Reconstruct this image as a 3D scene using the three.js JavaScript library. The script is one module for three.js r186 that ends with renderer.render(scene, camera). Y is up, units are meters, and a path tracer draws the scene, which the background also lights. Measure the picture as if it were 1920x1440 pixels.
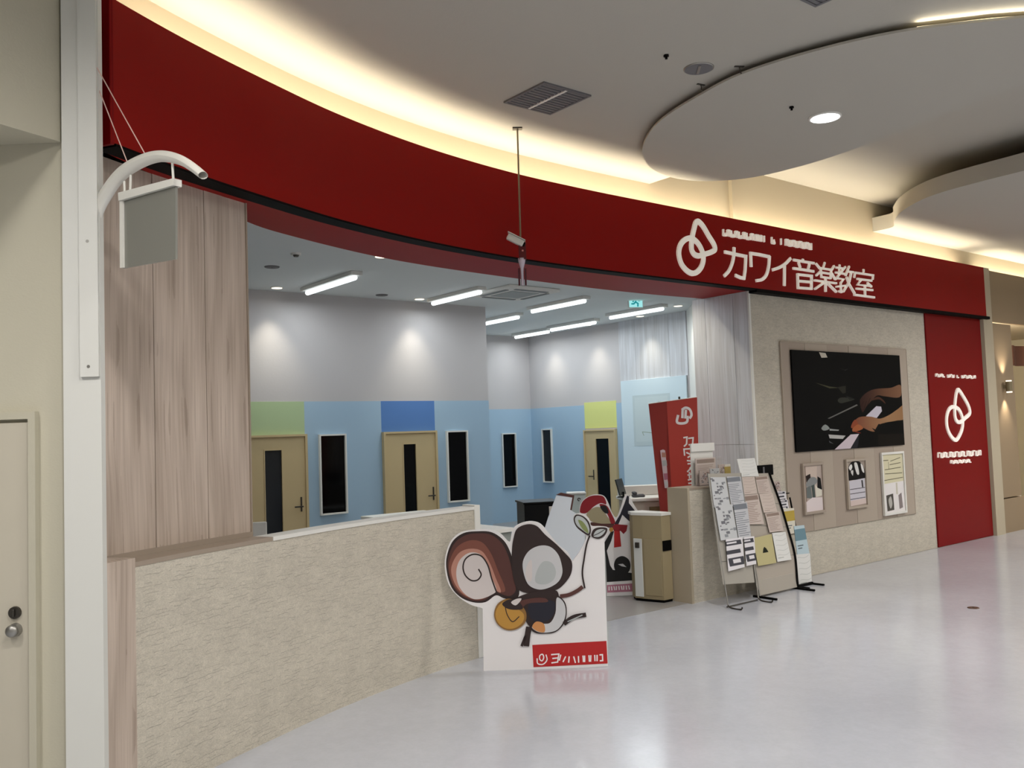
import * as THREE from 'three';
import { RoundedBoxGeometry } from 'three/addons/geometries/RoundedBoxGeometry.js';
import { mergeGeometries, toCreasedNormals } from 'three/addons/utils/BufferGeometryUtils.js';
import { RectAreaLightUniformsLib } from 'three/addons/lights/RectAreaLightUniformsLib.js';

// ------------------------------------------------------------------ camera, lights, exposure
// World axes: x runs along the shop front, y up, -z leads into the shop.
const EYE = 1.85, FOCAL = 1680, YAW = -0.67600, PITCH = 0.05530, ROLL = -0.035;
const scene = new THREE.Scene();
scene.background = new THREE.Color(0x000000);
const camera = new THREE.PerspectiveCamera((2 * Math.atan(720 / FOCAL) * 180) / Math.PI, 4 / 3, 0.05, 100);
camera.position.set(0, EYE, 0);
camera.rotation.order = 'YXZ';
camera.rotation.set(PITCH, YAW, ROLL);
scene.add(camera);
const renderer = new THREE.WebGLRenderer();
renderer.toneMapping = THREE.LinearToneMapping;
renderer.toneMappingExposure = 1.0;
renderer.shadowMap.enabled = true;
RectAreaLightUniformsLib.init();
const LIGHT = {
  mall: 27, mallColor: new THREE.Color().setRGB(1, 0.965, 0.93),      // downlights of the mall ceiling
  disc: 26, edge: 26,
  cove: 36, coveColor: new THREE.Color().setRGB(1, 0.885, 0.67),      // strip on top of the fascia
  tube: 46, tubeColor: new THREE.Color().setRGB(0.90, 0.97, 1.0),    // linear lamps of the shop
  wash: 5.5, washColor: new THREE.Color().setRGB(1, 0.93, 0.76),      // wall washers of the shop
};

// ------------------------------------------------------------------ helpers
let seedState = 12345;
const rnd = () => { seedState = (seedState + 0x6d2b79f5) | 0; let t = Math.imul(seedState ^ (seedState >>> 15), 1 | seedState); t = (t + Math.imul(t ^ (t >>> 7), 61 | t)) ^ t; return ((t ^ (t >>> 14)) >>> 0) / 4294967296; };
const V3 = (x, y, z) => new THREE.Vector3(x, y, z);
const W = (u, y, v) => V3(u, y, -v);                       // shop coordinates to world
const names = new Map();
const numbered = (name) => { const n = names.get(name) ?? 0; names.set(name, n + 1); return n ? name + '_' + String(n).padStart(3, '0') : name; };
function tag(o, label, category, group) { o.userData.label = label; if (category) o.userData.category = category; if (group) o.userData.group = group; return o; }
function thing(name, label, category, pos, turn = 0, group) {
  const o = new THREE.Group(); o.name = numbered(name); scene.add(o);
  o.position.copy(pos); o.rotation.y = turn;
  return tag(o, label, category, group);
}
function part(parent, name, geo, mat, label) {
  const m = new THREE.Mesh(Array.isArray(geo) ? merge(geo) : geo, mat); m.name = parent === scene ? numbered(name) : name;
  m.castShadow = m.receiveShadow = true; parent.add(m);
  if (label) m.userData.label = label;
  return m;
}
function struct(name, geo, mat) { const m = part(scene, name, geo, mat); m.userData.kind = 'structure'; return m; }
function structGroup(name, pos = V3(0, 0, 0), turn = 0) { const o = new THREE.Group(); o.name = numbered(name); o.position.copy(pos); o.rotation.y = turn; o.userData.kind = 'structure'; scene.add(o); return o; }
function copyOf(root, pos, turn, label, group) {
  const r = root.clone(); r.name = numbered(root.name.replace(/_\d{3}$/, '')); r.position.copy(pos); if (turn !== undefined) r.rotation.y = turn;
  r.userData = { ...root.userData }; if (label) r.userData.label = label; if (group) r.userData.group = group;
  scene.add(r); return r;
}
function clean(g) { const n = g.index ? g.toNonIndexed() : g; for (const k of Object.keys(n.attributes)) if (!['position', 'normal', 'uv'].includes(k)) n.deleteAttribute(k); n.clearGroups(); return n; }
const merge = (list) => (list.length === 1 ? list[0] : mergeGeometries(list.map(clean)));
// uv in metres by the face's main direction
function metreUV(g, s = 1) {
  g = clean(g); const p = g.attributes.position, n = g.attributes.normal, uv = new Float32Array(p.count * 2);
  for (let i = 0; i < p.count; i += 3) {
    let nx = 0, ny = 0, nz = 0;
    for (let k = 0; k < 3; k++) { nx += Math.abs(n.getX(i + k)); ny += Math.abs(n.getY(i + k)); nz += Math.abs(n.getZ(i + k)); }
    for (let k = 0; k < 3; k++) {
      const x = p.getX(i + k), y = p.getY(i + k), z = p.getZ(i + k);
      const a = ny > nx && ny > nz ? [x, z] : nx > nz ? [z, y] : [x, y];
      uv[(i + k) * 2] = a[0] * s; uv[(i + k) * 2 + 1] = a[1] * s;
    }
  }
  g.setAttribute('uv', new THREE.BufferAttribute(uv, 2)); return g;
}
const box = (w, h, d, x = 0, y = 0, z = 0) => new THREE.BoxGeometry(w, h, d).translate(x, y, z);
const rbox = (w, h, d, r, x = 0, y = 0, z = 0) => new RoundedBoxGeometry(w, h, d, 2, Math.min(r, w / 2.01, h / 2.01, d / 2.01)).translate(x, y, z);
const cyl = (r0, r1, h, x = 0, y = 0, z = 0, n = 24) => new THREE.CylinderGeometry(r0, r1, h, n).translate(x, y, z);
const shapeOf = (pts, holes = []) => { const s = new THREE.Shape(pts.map(([x, y]) => new THREE.Vector2(x, y))); s.holes = holes.map((h) => new THREE.Path(h.map(([x, y]) => new THREE.Vector2(x, y)))); return s; };
// a slab over a plan given in shop coordinates (u, v)
function slab(pts, y0, y1, holes = [], smooth = true) {
  let g = new THREE.ExtrudeGeometry(shapeOf(pts, holes), { depth: y1 - y0, bevelEnabled: false, curveSegments: 1 });
  g = g.rotateX(-Math.PI / 2).translate(0, y0, 0);
  return metreUV(smooth ? toCreasedNormals(g, 0.45) : g);
}
// an upright plate cut to an outline (x, y), its face at z = 0, its back at -d
function plate(pts, d, holes = [], bevel = 0) {
  const g = new THREE.ExtrudeGeometry(shapeOf(pts, holes), { depth: d - 2 * bevel, bevelEnabled: bevel > 0, bevelSize: bevel, bevelOffset: -bevel, bevelThickness: bevel, bevelSegments: 1, curveSegments: 1 });
  return toCreasedNormals(g.translate(0, 0, -d + bevel), 0.5);
}
function smoothLine(pts, n = 8, closed = false) {
  const c = new THREE.CatmullRomCurve3(pts.map(([x, y]) => V3(x, y, 0)), closed, 'centripetal');
  const out = c.getPoints(n * (closed ? pts.length : pts.length - 1)).map((p) => [p.x, p.y]); if (closed) out.pop(); return out;
}
// a flat ribbon of width w along a line, raised by d from z = 0
function stroke(pts, w, d, closed = false) {
  const n = pts.length, L = [], R = [];
  for (let i = 0; i < n; i++) {
    const a = pts[closed ? (i + n - 1) % n : Math.max(0, i - 1)], b = pts[i], c = pts[closed ? (i + 1) % n : Math.min(n - 1, i + 1)];
    let d1 = [b[0] - a[0], b[1] - a[1]], d2 = [c[0] - b[0], c[1] - b[1]];
    const l1 = Math.hypot(...d1), l2 = Math.hypot(...d2); if (l1 < 1e-9) d1 = d2; if (l2 < 1e-9) d2 = d1;
    const m1 = Math.hypot(...d1) || 1, m2 = Math.hypot(...d2) || 1;
    const n1 = [-d1[1] / m1, d1[0] / m1], n2 = [-d2[1] / m2, d2[0] / m2], s = [n1[0] + n2[0], n1[1] + n2[1]], q = Math.max(0.35, (s[0] * s[0] + s[1] * s[1]) / 2);
    const k = w / 2 / q; L.push([b[0] + s[0] * k, b[1] + s[1] * k]); R.push([b[0] - s[0] * k, b[1] - s[1] * k]);
  }
  let sh, holes = [];
  if (closed) { const area = (q) => q.reduce((t, p, i) => t + p[0] * q[(i + 1) % n][1] - q[(i + 1) % n][0] * p[1], 0); [sh, holes] = Math.abs(area(L)) > Math.abs(area(R)) ? [L, [R]] : [R, [L]]; }
  else sh = [...L, ...R.reverse()];
  return new THREE.ExtrudeGeometry(shapeOf(sh, holes), { depth: d, bevelEnabled: false, curveSegments: 1 });
}
function tube(points, r, n = 24, closed = false, sides = 8) { return new THREE.TubeGeometry(new THREE.CatmullRomCurve3(points, closed, 'centripetal'), n, r, sides, closed); }
function rod(a, b, r, sides = 8) { const d = b.clone().sub(a), g = new THREE.CylinderGeometry(r, r, d.length(), sides); g.applyQuaternion(new THREE.Quaternion().setFromUnitVectors(V3(0, 1, 0), d.clone().normalize())); return g.translate(...a.clone().add(b).multiplyScalar(0.5).toArray()); }
// measuring: the sight line through a point of the photograph, met with a known surface
camera.updateMatrixWorld(true);
const sight = (x, y) => V3((x - 960) / FOCAL, -(y - 720) / FOCAL, -1).applyEuler(camera.rotation);
const onFloor = (x, y, h = 0) => { const d = sight(x, y); return camera.position.clone().addScaledVector(d, (h - EYE) / d.y); };
function face(origin, turn, lean = 0) {                    // an upright (or leaning) face: local x to the right, y up along the face
  const m = new THREE.Matrix4().makeRotationFromEuler(new THREE.Euler(lean, turn, 0, 'YXZ')).setPosition(origin), inv = m.clone().invert();
  const n = V3(0, 0, 1).transformDirection(m);
  return (x, y) => { const d = sight(x, y), t = origin.clone().sub(camera.position).dot(n) / d.dot(n), p = camera.position.clone().addScaledVector(d, t).applyMatrix4(inv); return [p.x, p.y]; };
}
const crop = (f, x0, y0, s) => (x, y) => f(x0 + x / s, y0 + y / s);
const via = (f, list) => list.map(([x, y]) => f(x, y));

// ------------------------------------------------------------------ textures and materials
function canvasTexture(w, h, draw, srgb = true) {
  const c = document.createElement('canvas'); c.width = w; c.height = h; draw(c.getContext('2d'), w, h);
  const t = new THREE.CanvasTexture(c); if (srgb) t.colorSpace = THREE.SRGBColorSpace; t.magFilter = THREE.LinearFilter; t.wrapS = t.wrapT = THREE.RepeatWrapping; return t;
}
function noiseGrid(n, m) { const a = new Float32Array(n * m); for (let i = 0; i < a.length; i++) a[i] = rnd(); return (x, y) => { const X = Math.floor(x), Y = Math.floor(y), fx = x - X, fy = y - Y, s = fx * fx * (3 - 2 * fx), t = fy * fy * (3 - 2 * fy), g = (i, j) => a[(((j % m) + m) % m) * n + (((i % n) + n) % n)]; return (g(X, Y) * (1 - s) + g(X + 1, Y) * s) * (1 - t) + (g(X, Y + 1) * (1 - s) + g(X + 1, Y + 1) * s) * t; }; }
function dataTexture(w, h, fn, srgb) {
  const d = new Uint8Array(w * h * 4);
  for (let y = 0; y < h; y++) for (let x = 0; x < w; x++) { const c = fn(x, y), i = (y * w + x) * 4; d[i] = c[0]; d[i + 1] = c[1]; d[i + 2] = c[2]; d[i + 3] = 255; }
  const t = new THREE.DataTexture(d, w, h, THREE.RGBAFormat); if (srgb) t.colorSpace = THREE.SRGBColorSpace; t.magFilter = THREE.LinearFilter; t.wrapS = t.wrapT = THREE.RepeatWrapping; t.needsUpdate = true; return t;
}
const clamp255 = (v) => Math.max(0, Math.min(255, v));
// vertical wood grain, 0.5 m x 2 m a tile
function grain(base, strength) {
  const a = noiseGrid(16, 4), b = noiseGrid(64, 5), c = noiseGrid(256, 12);
  return dataTexture(512, 512, (x, y) => {
    const u = x / 512, v = y / 512, w = u + 0.012 * Math.sin(v * 6.283 + 2 * a(u * 16, v * 4));
    const k = (a(w * 16, v * 4) - 0.5) * 0.9 + (b(w * 64, v * 5) - 0.5) * 0.8 + (c(w * 256, v * 12) - 0.5) * 0.5, dark = b(w * 64 + 7, v * 5) > 0.86 ? -0.55 : 0;
    return base.map((q, i) => clamp255(q * (1 + strength * (k + dark) * (1 + 0.1 * i))));
  }, true);
}
const woodTex = grain([184, 168, 154], 0.13); woodTex.repeat.set(1.3, 0.5);
const coolLitWoodTex = grain([205, 205, 208], 0.10); coolLitWoodTex.repeat.set(1.0, 0.4);  // same cladding as the other wood, cooler room light put into its colour
// beige limestone laid in thin broken courses, 1.2 m a tile
const stone = (() => {
  const a = noiseGrid(6, 6), b = noiseGrid(24, 40), c = noiseGrid(128, 256), rows = 40, cut = Array.from({ length: rows }, () => Array.from({ length: 5 }, () => rnd()));
  const h = (x, y) => {
    const u = x / 1024, v = y / 1024, r = Math.floor(v * rows), f = v * rows - r, wob = (b(u * 24, r) - 0.5) * 0.5, open = b(u * 12 + 3, r + 11) > 0.62;
    let joint = open ? Math.max(0, 1 - Math.abs(f - 0.5 - wob) * 7) * (0.4 + 0.6 * b(u * 24 + 5, r)) : 0;
    for (const q of cut[r]) joint = Math.max(joint, open ? Math.max(0, 1 - Math.abs(u - q) * 900) * 0.7 : 0);
    return { joint, tone: (a(u * 6, v * 6) - 0.5) * 0.05 + (b(u * 24, v * 40) - 0.5) * 0.05 + (c(u * 128, v * 256) - 0.5) * 0.12 };
  };
  const map = dataTexture(1024, 1024, (x, y) => { const q = h(x, y), k = 1 + q.tone - q.joint * 0.15; return [clamp255(197 * k), clamp255(190 * k), clamp255(175 * k)]; }, true);
  const bump = dataTexture(1024, 1024, (x, y) => { const q = h(x, y), k = clamp255(190 + 220 * q.tone - 150 * q.joint); return [k, k, k]; });
  for (const t of [map, bump]) t.repeat.set(1 / 0.8, 1 / 0.8);
  return { map, bump };
})();
const floorMaps = (() => {
  const a = noiseGrid(8, 8), b = noiseGrid(64, 64), c = noiseGrid(256, 256);
  const map = dataTexture(512, 512, (x, y) => { const k = 1 + (a(x / 64, y / 64) - 0.5) * 0.04 + (b(x / 8, y / 8) - 0.5) * 0.02 + (c(x / 2, y / 2) - 0.5) * 0.02; return [clamp255(190 * k), clamp255(193 * k), clamp255(201 * k)]; }, true);
  map.repeat.set(1 / 4, 1 / 4);
  return { map };
})();
const plaster = dataTexture(256, 256, (() => { const a = noiseGrid(32, 32), b = noiseGrid(128, 128); return (x, y) => { const k = clamp255(128 + 60 * (a(x / 8, y / 8) - 0.5) + 90 * (b(x / 2, y / 2) - 0.5)); return [k, k, k]; }; })());
plaster.repeat.set(1.5, 1.5);
const std = (hex, o = {}) => new THREE.MeshStandardMaterial({ color: hex, roughness: 0.7, metalness: 0, ...o });
const glow = (hex, k) => new THREE.MeshStandardMaterial({ color: 0x111111, emissive: hex, emissiveIntensity: k, roughness: 0.5 });
const M = {
  floor: new THREE.MeshPhysicalMaterial({ color: 0xffffff, map: floorMaps.map, roughness: 0.16, specularIntensity: 1 }),
  shopFloor: std(0x9d9a98, { roughness: 0.3, bumpMap: plaster, bumpScale: 0.0005 }),
  ceiling: std(0xb0aca2, { roughness: 0.95, bumpMap: plaster, bumpScale: 0.0008 }),
  cream: std(0xb9ae97, { roughness: 0.9, bumpMap: plaster, bumpScale: 0.0008 }),
  beige: std(0xbab5a2, { roughness: 0.8, bumpMap: plaster, bumpScale: 0.0008 }),
  door: std(0xbcb5a4, { roughness: 0.6 }),
  white: std(0xe6e5df, { roughness: 0.55 }),
  column: std(0xd2d2cc, { roughness: 0.5 }),
  whiteMetal: std(0xdcdad2, { roughness: 0.35 }),
  red: new THREE.MeshPhysicalMaterial({ color: 0x8e0703, roughness: 0.5, specularIntensity: 0.35 }),
  sideRed: new THREE.MeshPhysicalMaterial({ color: 0x7c070b, roughness: 0.45, specularIntensity: 0.35 }),
  black: new THREE.MeshPhysicalMaterial({ color: 0x090808, roughness: 0.6, specularIntensity: 0.15 }),
  gloss: new THREE.MeshPhysicalMaterial({ color: 0x060607, roughness: 0.3, specularIntensity: 0.3 }),
  wood: std(0xffffff, { map: woodTex, roughness: 0.55 }),
  rail: std(0x9d8f80, { roughness: 0.6 }),
  coolLitWood: std(0xffffff, { map: coolLitWoodTex, roughness: 0.42 }),
  stone: std(0xffffff, { map: stone.map, bumpMap: stone.bump, bumpScale: 0.0022, roughness: 0.85 }),
  letter: std(0xfffcf6, { roughness: 0.4, emissive: 0xfff0dc, emissiveIntensity: 0.2 }),  // faint emission added so the letters read brighter than their lighting makes them
  wallGrey: std(0xc4c0c0, { roughness: 0.9, bumpMap: plaster, bumpScale: 0.001 }),
  blue: std(0xa4c0d6, { roughness: 0.8 }),
  deepBlue: std(0x5682c2, { roughness: 0.75 }),
  green: std(0xb0c69a, { roughness: 0.75 }),
  yellow: std(0xdbe08c, { roughness: 0.75 }),
  shopCeiling: std(0xdfe4e4, { roughness: 0.9 }),
  paleWood: std(0xc9b489, { roughness: 0.55 }),
  darkRoomGlass: new THREE.MeshPhysicalMaterial({ color: 0x060607, roughness: 0.1, specularIntensity: 0.35 }),  // darkness of the unlit room behind is put into the pane colour
  dimRoomGlass: new THREE.MeshPhysicalMaterial({ color: 0x2a2d31, roughness: 0.12, specularIntensity: 0.4 }),  // dim greyish room behind is put into the pane colour
  steel: std(0x9b9994, { roughness: 0.35, metalness: 0.8 }),
  darkSteel: std(0x4a4640, { roughness: 0.4, metalness: 0.7 }),
  brass: std(0x8d8166, { roughness: 0.4, metalness: 0.4 }),
  acrylic: new THREE.MeshPhysicalMaterial({ color: 0xffffff, transmission: 1, thickness: 0, roughness: 0.08, ior: 1.45 }),
  frost: new THREE.MeshPhysicalMaterial({ color: 0xb4b4ac, transmission: 0.65, thickness: 0, roughness: 0.4 }),
  post: std(0xb0a48e, { roughness: 0.7 }),
  taupe: std(0xb0a394, { roughness: 0.75 }),
  taupeDark: std(0xa89a8c, { roughness: 0.75 }),
  paper: std(0xe4dfd8, { roughness: 0.8 }),
  card: std(0x9c8e6e, { roughness: 0.75 }),
  tan: std(0x968369, { roughness: 0.75 }),
  board: std(0xe9e6e6, { roughness: 0.5 }),
  grille: std(0x6b6a6c, { roughness: 0.7 }),
  lamp: glow(0xf2fbff, 2.4),
  warmLamp: glow(0xfff2d8, 2.2),
  coveGlow: glow(0xffe9b8, 1.6),
};

// ------------------------------------------------------------------ the shop front's curve in plan
const FRONT = (() => {
  const c = new THREE.CatmullRomCurve3([[0.93, 4.60], [1.27, 4.83], [1.77, 5.12], [2.38, 5.42], [3.07, 5.72], [3.99, 6.0], [5.02, 6.18], [6.0, 6.24], [7.0, 6.25], [8.5, 6.25], [10, 6.25]].map(([u, v]) => V3(u, v, 0)), false, 'centripetal');
  return [...c.getPoints(120).map((p) => [p.x, p.y]), [14.7, 6.25]];
})();
const frontAt = (u) => { for (let i = 1; i < FRONT.length; i++) if (FRONT[i][0] >= u) { const a = FRONT[i - 1], b = FRONT[i], t = (u - a[0]) / (b[0] - a[0]); return a[1] + (b[1] - a[1]) * t; } return 6.25; };
const stretch = (u0, u1) => [[u0, frontAt(u0)], ...FRONT.filter(([u]) => u > u0 + 0.01 && u < u1 - 0.01), [u1, frontAt(u1)]];
const offset = (line, d) => line.map((p, i) => { const a = line[Math.max(0, i - 1)], b = line[Math.min(line.length - 1, i + 1)], l = Math.hypot(b[0] - a[0], b[1] - a[1]); return [p[0] - ((b[1] - a[1]) / l) * d, p[1] + ((b[0] - a[0]) / l) * d]; });
const band = (line, d0, d1, y0, y1) => slab([...offset(line, d0), ...offset(line, d1).reverse()], y0, y1);
const SOFFIT = 3.42, TOP = 4.205, LOW = 4.53, HIGH = 4.95, ROOM = 3.93, WALLV = 6.37, BACK = 11.6, SIDE = 12.42, FAR = 14.87;

// ------------------------------------------------------------------ mall shell
struct('floor', slab([[-9, -9], [22, -9], [22, 6.34], [-9, 6.34]], -0.1, 0, [], false), M.floor);
struct('floor_001', slab([[0.5, 6.34], [22, 6.34], [22, 15.2], [0.5, 15.2]], -0.1, 0.002, [], false), M.shopFloor);
const recess = smoothLine([[7.3, 6.56], [7.25, 6.1], [6.5, 5.2], [6.15, 4.3], [6.1, 3.6], [6.3, 3.0], [6.7, 2.5], [7.3, 2.25], [8.3, 1.7], [9.4, 1.8], [10.1, 2.4], [10.45, 3.2], [10.5, 4.0], [10.64, 5.05], [11.05, 5.65], [11.55, 6.05], [11.9, 6.27], [11.93, 6.56]], 6);
struct('ceiling', slab([[-9, -9], [22, -9], [22, 7.2], [-9, 7.2]], LOW, LOW + 0.2, [recess.concat([[11.93, 6.9], [7.3, 6.9]])]), M.ceiling);
struct('ceiling_001', slab([[-9, -9], [22, -9], [22, 7.2], [-9, 7.2]], HIGH, HIGH + 0.1, [], false), M.ceiling);
// the wall that rises behind the top of the fascia
const upper = offset(stretch(1.0, 14.6), 0.32);
struct('wall_upper', slab([...upper, [22, 6.57], [22, 6.75], ...offset(stretch(1.0, 14.6), 0.5).reverse()], 3.97, HIGH), M.cream);
struct('trim_1', box(0.07, 0.78, 0.05, 8.72, 4.56, -6.545), M.cream);
struct('wall_mall_left', slab([[-9.2, -9], [-9, -9], [-9, 7.2], [-9.2, 7.2]], 0, HIGH, [], false), M.beige);
struct('wall_mall_back', slab([[-9.2, -9.2], [22.2, -9.2], [22.2, -9], [-9.2, -9]], 0, HIGH, [], false), M.beige);
struct('wall_mall_right', slab([[22, -9], [22.2, -9], [22.2, 15.2], [22, 15.2]], 0, HIGH, [], false), M.beige);
// left of the shop: a plain wall square to the camera, with a door and a slanting bulkhead above
const camPlan = (x, z) => [x * Math.cos(YAW) + z * Math.sin(YAW), -(-x * Math.sin(YAW) + z * Math.cos(YAW))];
const cam3 = (x, y, z) => { const [u, v] = camPlan(x, z); return W(u, y, v); };
struct('wall_left', slab([[-3.6, -4.42], [-2.215, -4.42], [-2.215, -4.7], [-9, -4.7], [-9, -4.42]].map(([x, z]) => camPlan(x, z)), 0, LOW, [], false), M.beige);
struct('wall_bulkhead', slab([[-2.215, -4.4], [-2.215, -4.418], [-4.6, -4.418], [-3.6, -1.8]].map(([x, z]) => camPlan(x, z)), 3.385, LOW, [], false), M.beige);
struct('trim_2', slab([[-2.213, -4.45], [-2.2, -4.45], [-2.2, -4.7], [-2.213, -4.7]].map(([x, z]) => camPlan(x, z)), 0, LOW, [], false), M.black);
struct('column', slab([[-2.2, -4.385], [-2.015, -4.385], [-2.015, -4.43], [-2.2, -4.43]].map(([x, z]) => camPlan(x, z)), 0, LOW, [], false), M.column);
struct('trim_3', slab([[-2.11, -4.368], [-2.018, -4.368], [-2.018, -4.3845], [-2.11, -4.3845]].map(([x, z]) => camPlan(x, z)), 2.2, LOW, [], false), M.column);
{ // door in the left wall
  const d = structGroup('door_1', cam3(-2.34, 0, -4.42), YAW);
  part(d, 'door_leaf', rbox(0.86, 1.985, 0.03, 0.004, -0.47, 0.9975, 0.004), M.door);
  part(d, 'door_frame', [box(0.035, 2.04, 0.05, -0.0175, 1.02, 0.012), box(0.035, 2.04, 0.05, -0.925, 1.02, 0.012), box(0.87, 0.035, 0.05, -0.47, 2.0225, 0.012)], M.beige);
  const k = new THREE.CylinderGeometry(0.030, 0.034, 0.028, 24).rotateX(Math.PI / 2).translate(-0.108, 0.985, 0.033);
  part(d, 'door_knob', [k, new THREE.SphereGeometry(0.03, 20, 12).scale(1, 1, 0.6).translate(-0.108, 0.985, 0.056)], M.steel);
  part(d, 'thumb_turn', [new THREE.CylinderGeometry(0.029, 0.03, 0.014, 24).rotateX(Math.PI / 2).translate(-0.108, 1.068, 0.026), rbox(0.012, 0.036, 0.014, 0.004, -0.108, 1.068, 0.04)], M.darkSteel);
}

// ------------------------------------------------------------------ fascia with its sign
{
  const f = structGroup('wall_fascia'), sign = thing('shop_sign', 'white raised shop name with a ring and drop emblem on the red fascia', 'sign', V3(0, 0, -6.25));
  const all = stretch(1.27, 14.62);
  part(f, 'front_panel', band(all, 0, 0.05, SOFFIT + 0.012, TOP), M.red);
  part(f, 'top_ledge', band(all, 0.05, 0.31, TOP - 0.14, TOP - 0.11), M.red);
  const inner = smoothLine([[1.65, 5.3], [2.07, 5.67], [2.59, 6.13], [3.04, 6.36], [3.87, 6.68], [4.55, 6.84], [5.66, 6.98], [6.6, 7.06], [7.4, 7.09], [8.0, 7.08], [8.69, 7.03]], 6);
  const front = offset(stretch(1.34, 8.3), 0.13);
  part(f, 'soffit', slab([...front, [8.69, 6.38], ...inner.reverse()], SOFFIT, SOFFIT + 0.03), M.red);
  part(f, 'inner_panel', slab([...inner, ...offset(inner, 0.03).reverse()], SOFFIT + 0.03, ROOM + 0.05), M.red);
  const e = all[0], g = offset(all, 0.3)[0];
  part(f, 'end_panel', slab([[e[0] - 0.005, e[1]], [e[0] + 0.015, e[1] + 0.006], [g[0] + 0.02, g[1]], [g[0], g[1]]], SOFFIT, TOP, [], false), M.sideRed);
  part(f, 'shutter_slot', band(stretch(1.3, 8.7), 0.0, 0.13, SOFFIT - 0.002, SOFFIT + 0.012), M.black);
  part(f, 'shutter_slot', band([[8.7, 6.25], [14.74, 6.25]], 0.0, 0.119, SOFFIT - 0.03, SOFFIT + 0.012), M.black);
  // raised lettering on the straight run
  const P = crop(face(W(0, 0, 6.25), 0), 1250, 400, 4.683), D = 0.02;
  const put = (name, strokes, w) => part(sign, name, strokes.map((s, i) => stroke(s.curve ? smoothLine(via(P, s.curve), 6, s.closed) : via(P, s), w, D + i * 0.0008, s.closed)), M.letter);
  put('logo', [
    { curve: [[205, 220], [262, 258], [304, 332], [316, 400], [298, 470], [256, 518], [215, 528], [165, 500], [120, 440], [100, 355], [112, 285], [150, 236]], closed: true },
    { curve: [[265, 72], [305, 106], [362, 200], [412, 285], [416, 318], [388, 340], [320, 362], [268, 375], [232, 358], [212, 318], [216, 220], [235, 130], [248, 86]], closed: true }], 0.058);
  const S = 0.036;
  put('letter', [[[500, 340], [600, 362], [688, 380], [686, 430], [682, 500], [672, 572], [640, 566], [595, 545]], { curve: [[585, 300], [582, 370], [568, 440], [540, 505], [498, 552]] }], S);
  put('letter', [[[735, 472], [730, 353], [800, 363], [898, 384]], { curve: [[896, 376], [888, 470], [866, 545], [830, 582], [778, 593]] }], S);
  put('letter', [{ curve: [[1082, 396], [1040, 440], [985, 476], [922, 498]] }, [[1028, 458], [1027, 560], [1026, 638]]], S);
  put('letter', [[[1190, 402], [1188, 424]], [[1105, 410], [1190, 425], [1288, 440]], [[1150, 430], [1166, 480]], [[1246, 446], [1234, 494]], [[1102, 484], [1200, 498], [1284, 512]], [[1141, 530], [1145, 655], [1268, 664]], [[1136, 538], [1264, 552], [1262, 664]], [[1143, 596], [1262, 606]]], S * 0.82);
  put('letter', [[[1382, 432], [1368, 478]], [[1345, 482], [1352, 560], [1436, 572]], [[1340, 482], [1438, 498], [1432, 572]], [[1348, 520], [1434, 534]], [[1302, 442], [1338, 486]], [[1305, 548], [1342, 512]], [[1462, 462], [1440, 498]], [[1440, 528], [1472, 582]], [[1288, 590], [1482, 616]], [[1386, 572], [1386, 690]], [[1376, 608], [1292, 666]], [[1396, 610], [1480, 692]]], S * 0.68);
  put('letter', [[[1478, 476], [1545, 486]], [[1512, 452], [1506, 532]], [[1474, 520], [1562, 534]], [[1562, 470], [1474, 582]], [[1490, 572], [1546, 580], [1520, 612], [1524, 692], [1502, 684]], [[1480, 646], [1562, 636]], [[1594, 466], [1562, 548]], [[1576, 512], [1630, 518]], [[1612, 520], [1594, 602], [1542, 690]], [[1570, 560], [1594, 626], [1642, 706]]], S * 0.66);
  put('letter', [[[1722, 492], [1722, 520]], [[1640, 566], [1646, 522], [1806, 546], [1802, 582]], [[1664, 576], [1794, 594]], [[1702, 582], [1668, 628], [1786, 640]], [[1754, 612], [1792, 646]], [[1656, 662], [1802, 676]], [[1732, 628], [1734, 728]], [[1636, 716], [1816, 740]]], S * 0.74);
  // the small line above, worn down to short upright strokes in the picture
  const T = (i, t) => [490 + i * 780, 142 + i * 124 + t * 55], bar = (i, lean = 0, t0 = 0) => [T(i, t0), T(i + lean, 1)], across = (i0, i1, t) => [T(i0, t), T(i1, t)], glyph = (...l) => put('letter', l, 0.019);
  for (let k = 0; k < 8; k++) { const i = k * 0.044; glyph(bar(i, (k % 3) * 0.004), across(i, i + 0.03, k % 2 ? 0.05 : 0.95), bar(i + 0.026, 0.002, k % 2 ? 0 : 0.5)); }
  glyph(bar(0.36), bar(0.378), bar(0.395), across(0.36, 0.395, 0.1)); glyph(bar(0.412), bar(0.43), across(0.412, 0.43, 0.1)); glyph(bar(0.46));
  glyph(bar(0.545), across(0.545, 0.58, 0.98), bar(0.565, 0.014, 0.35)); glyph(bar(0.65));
  for (let k = 0; k < 8; k++) { const i = 0.7 + k * 0.038; glyph(bar(i, k % 2 ? 0.01 : 0), across(i, i + 0.03, k % 2 ? 0.95 : 0.05), bar(i + 0.024)); }
}
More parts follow.
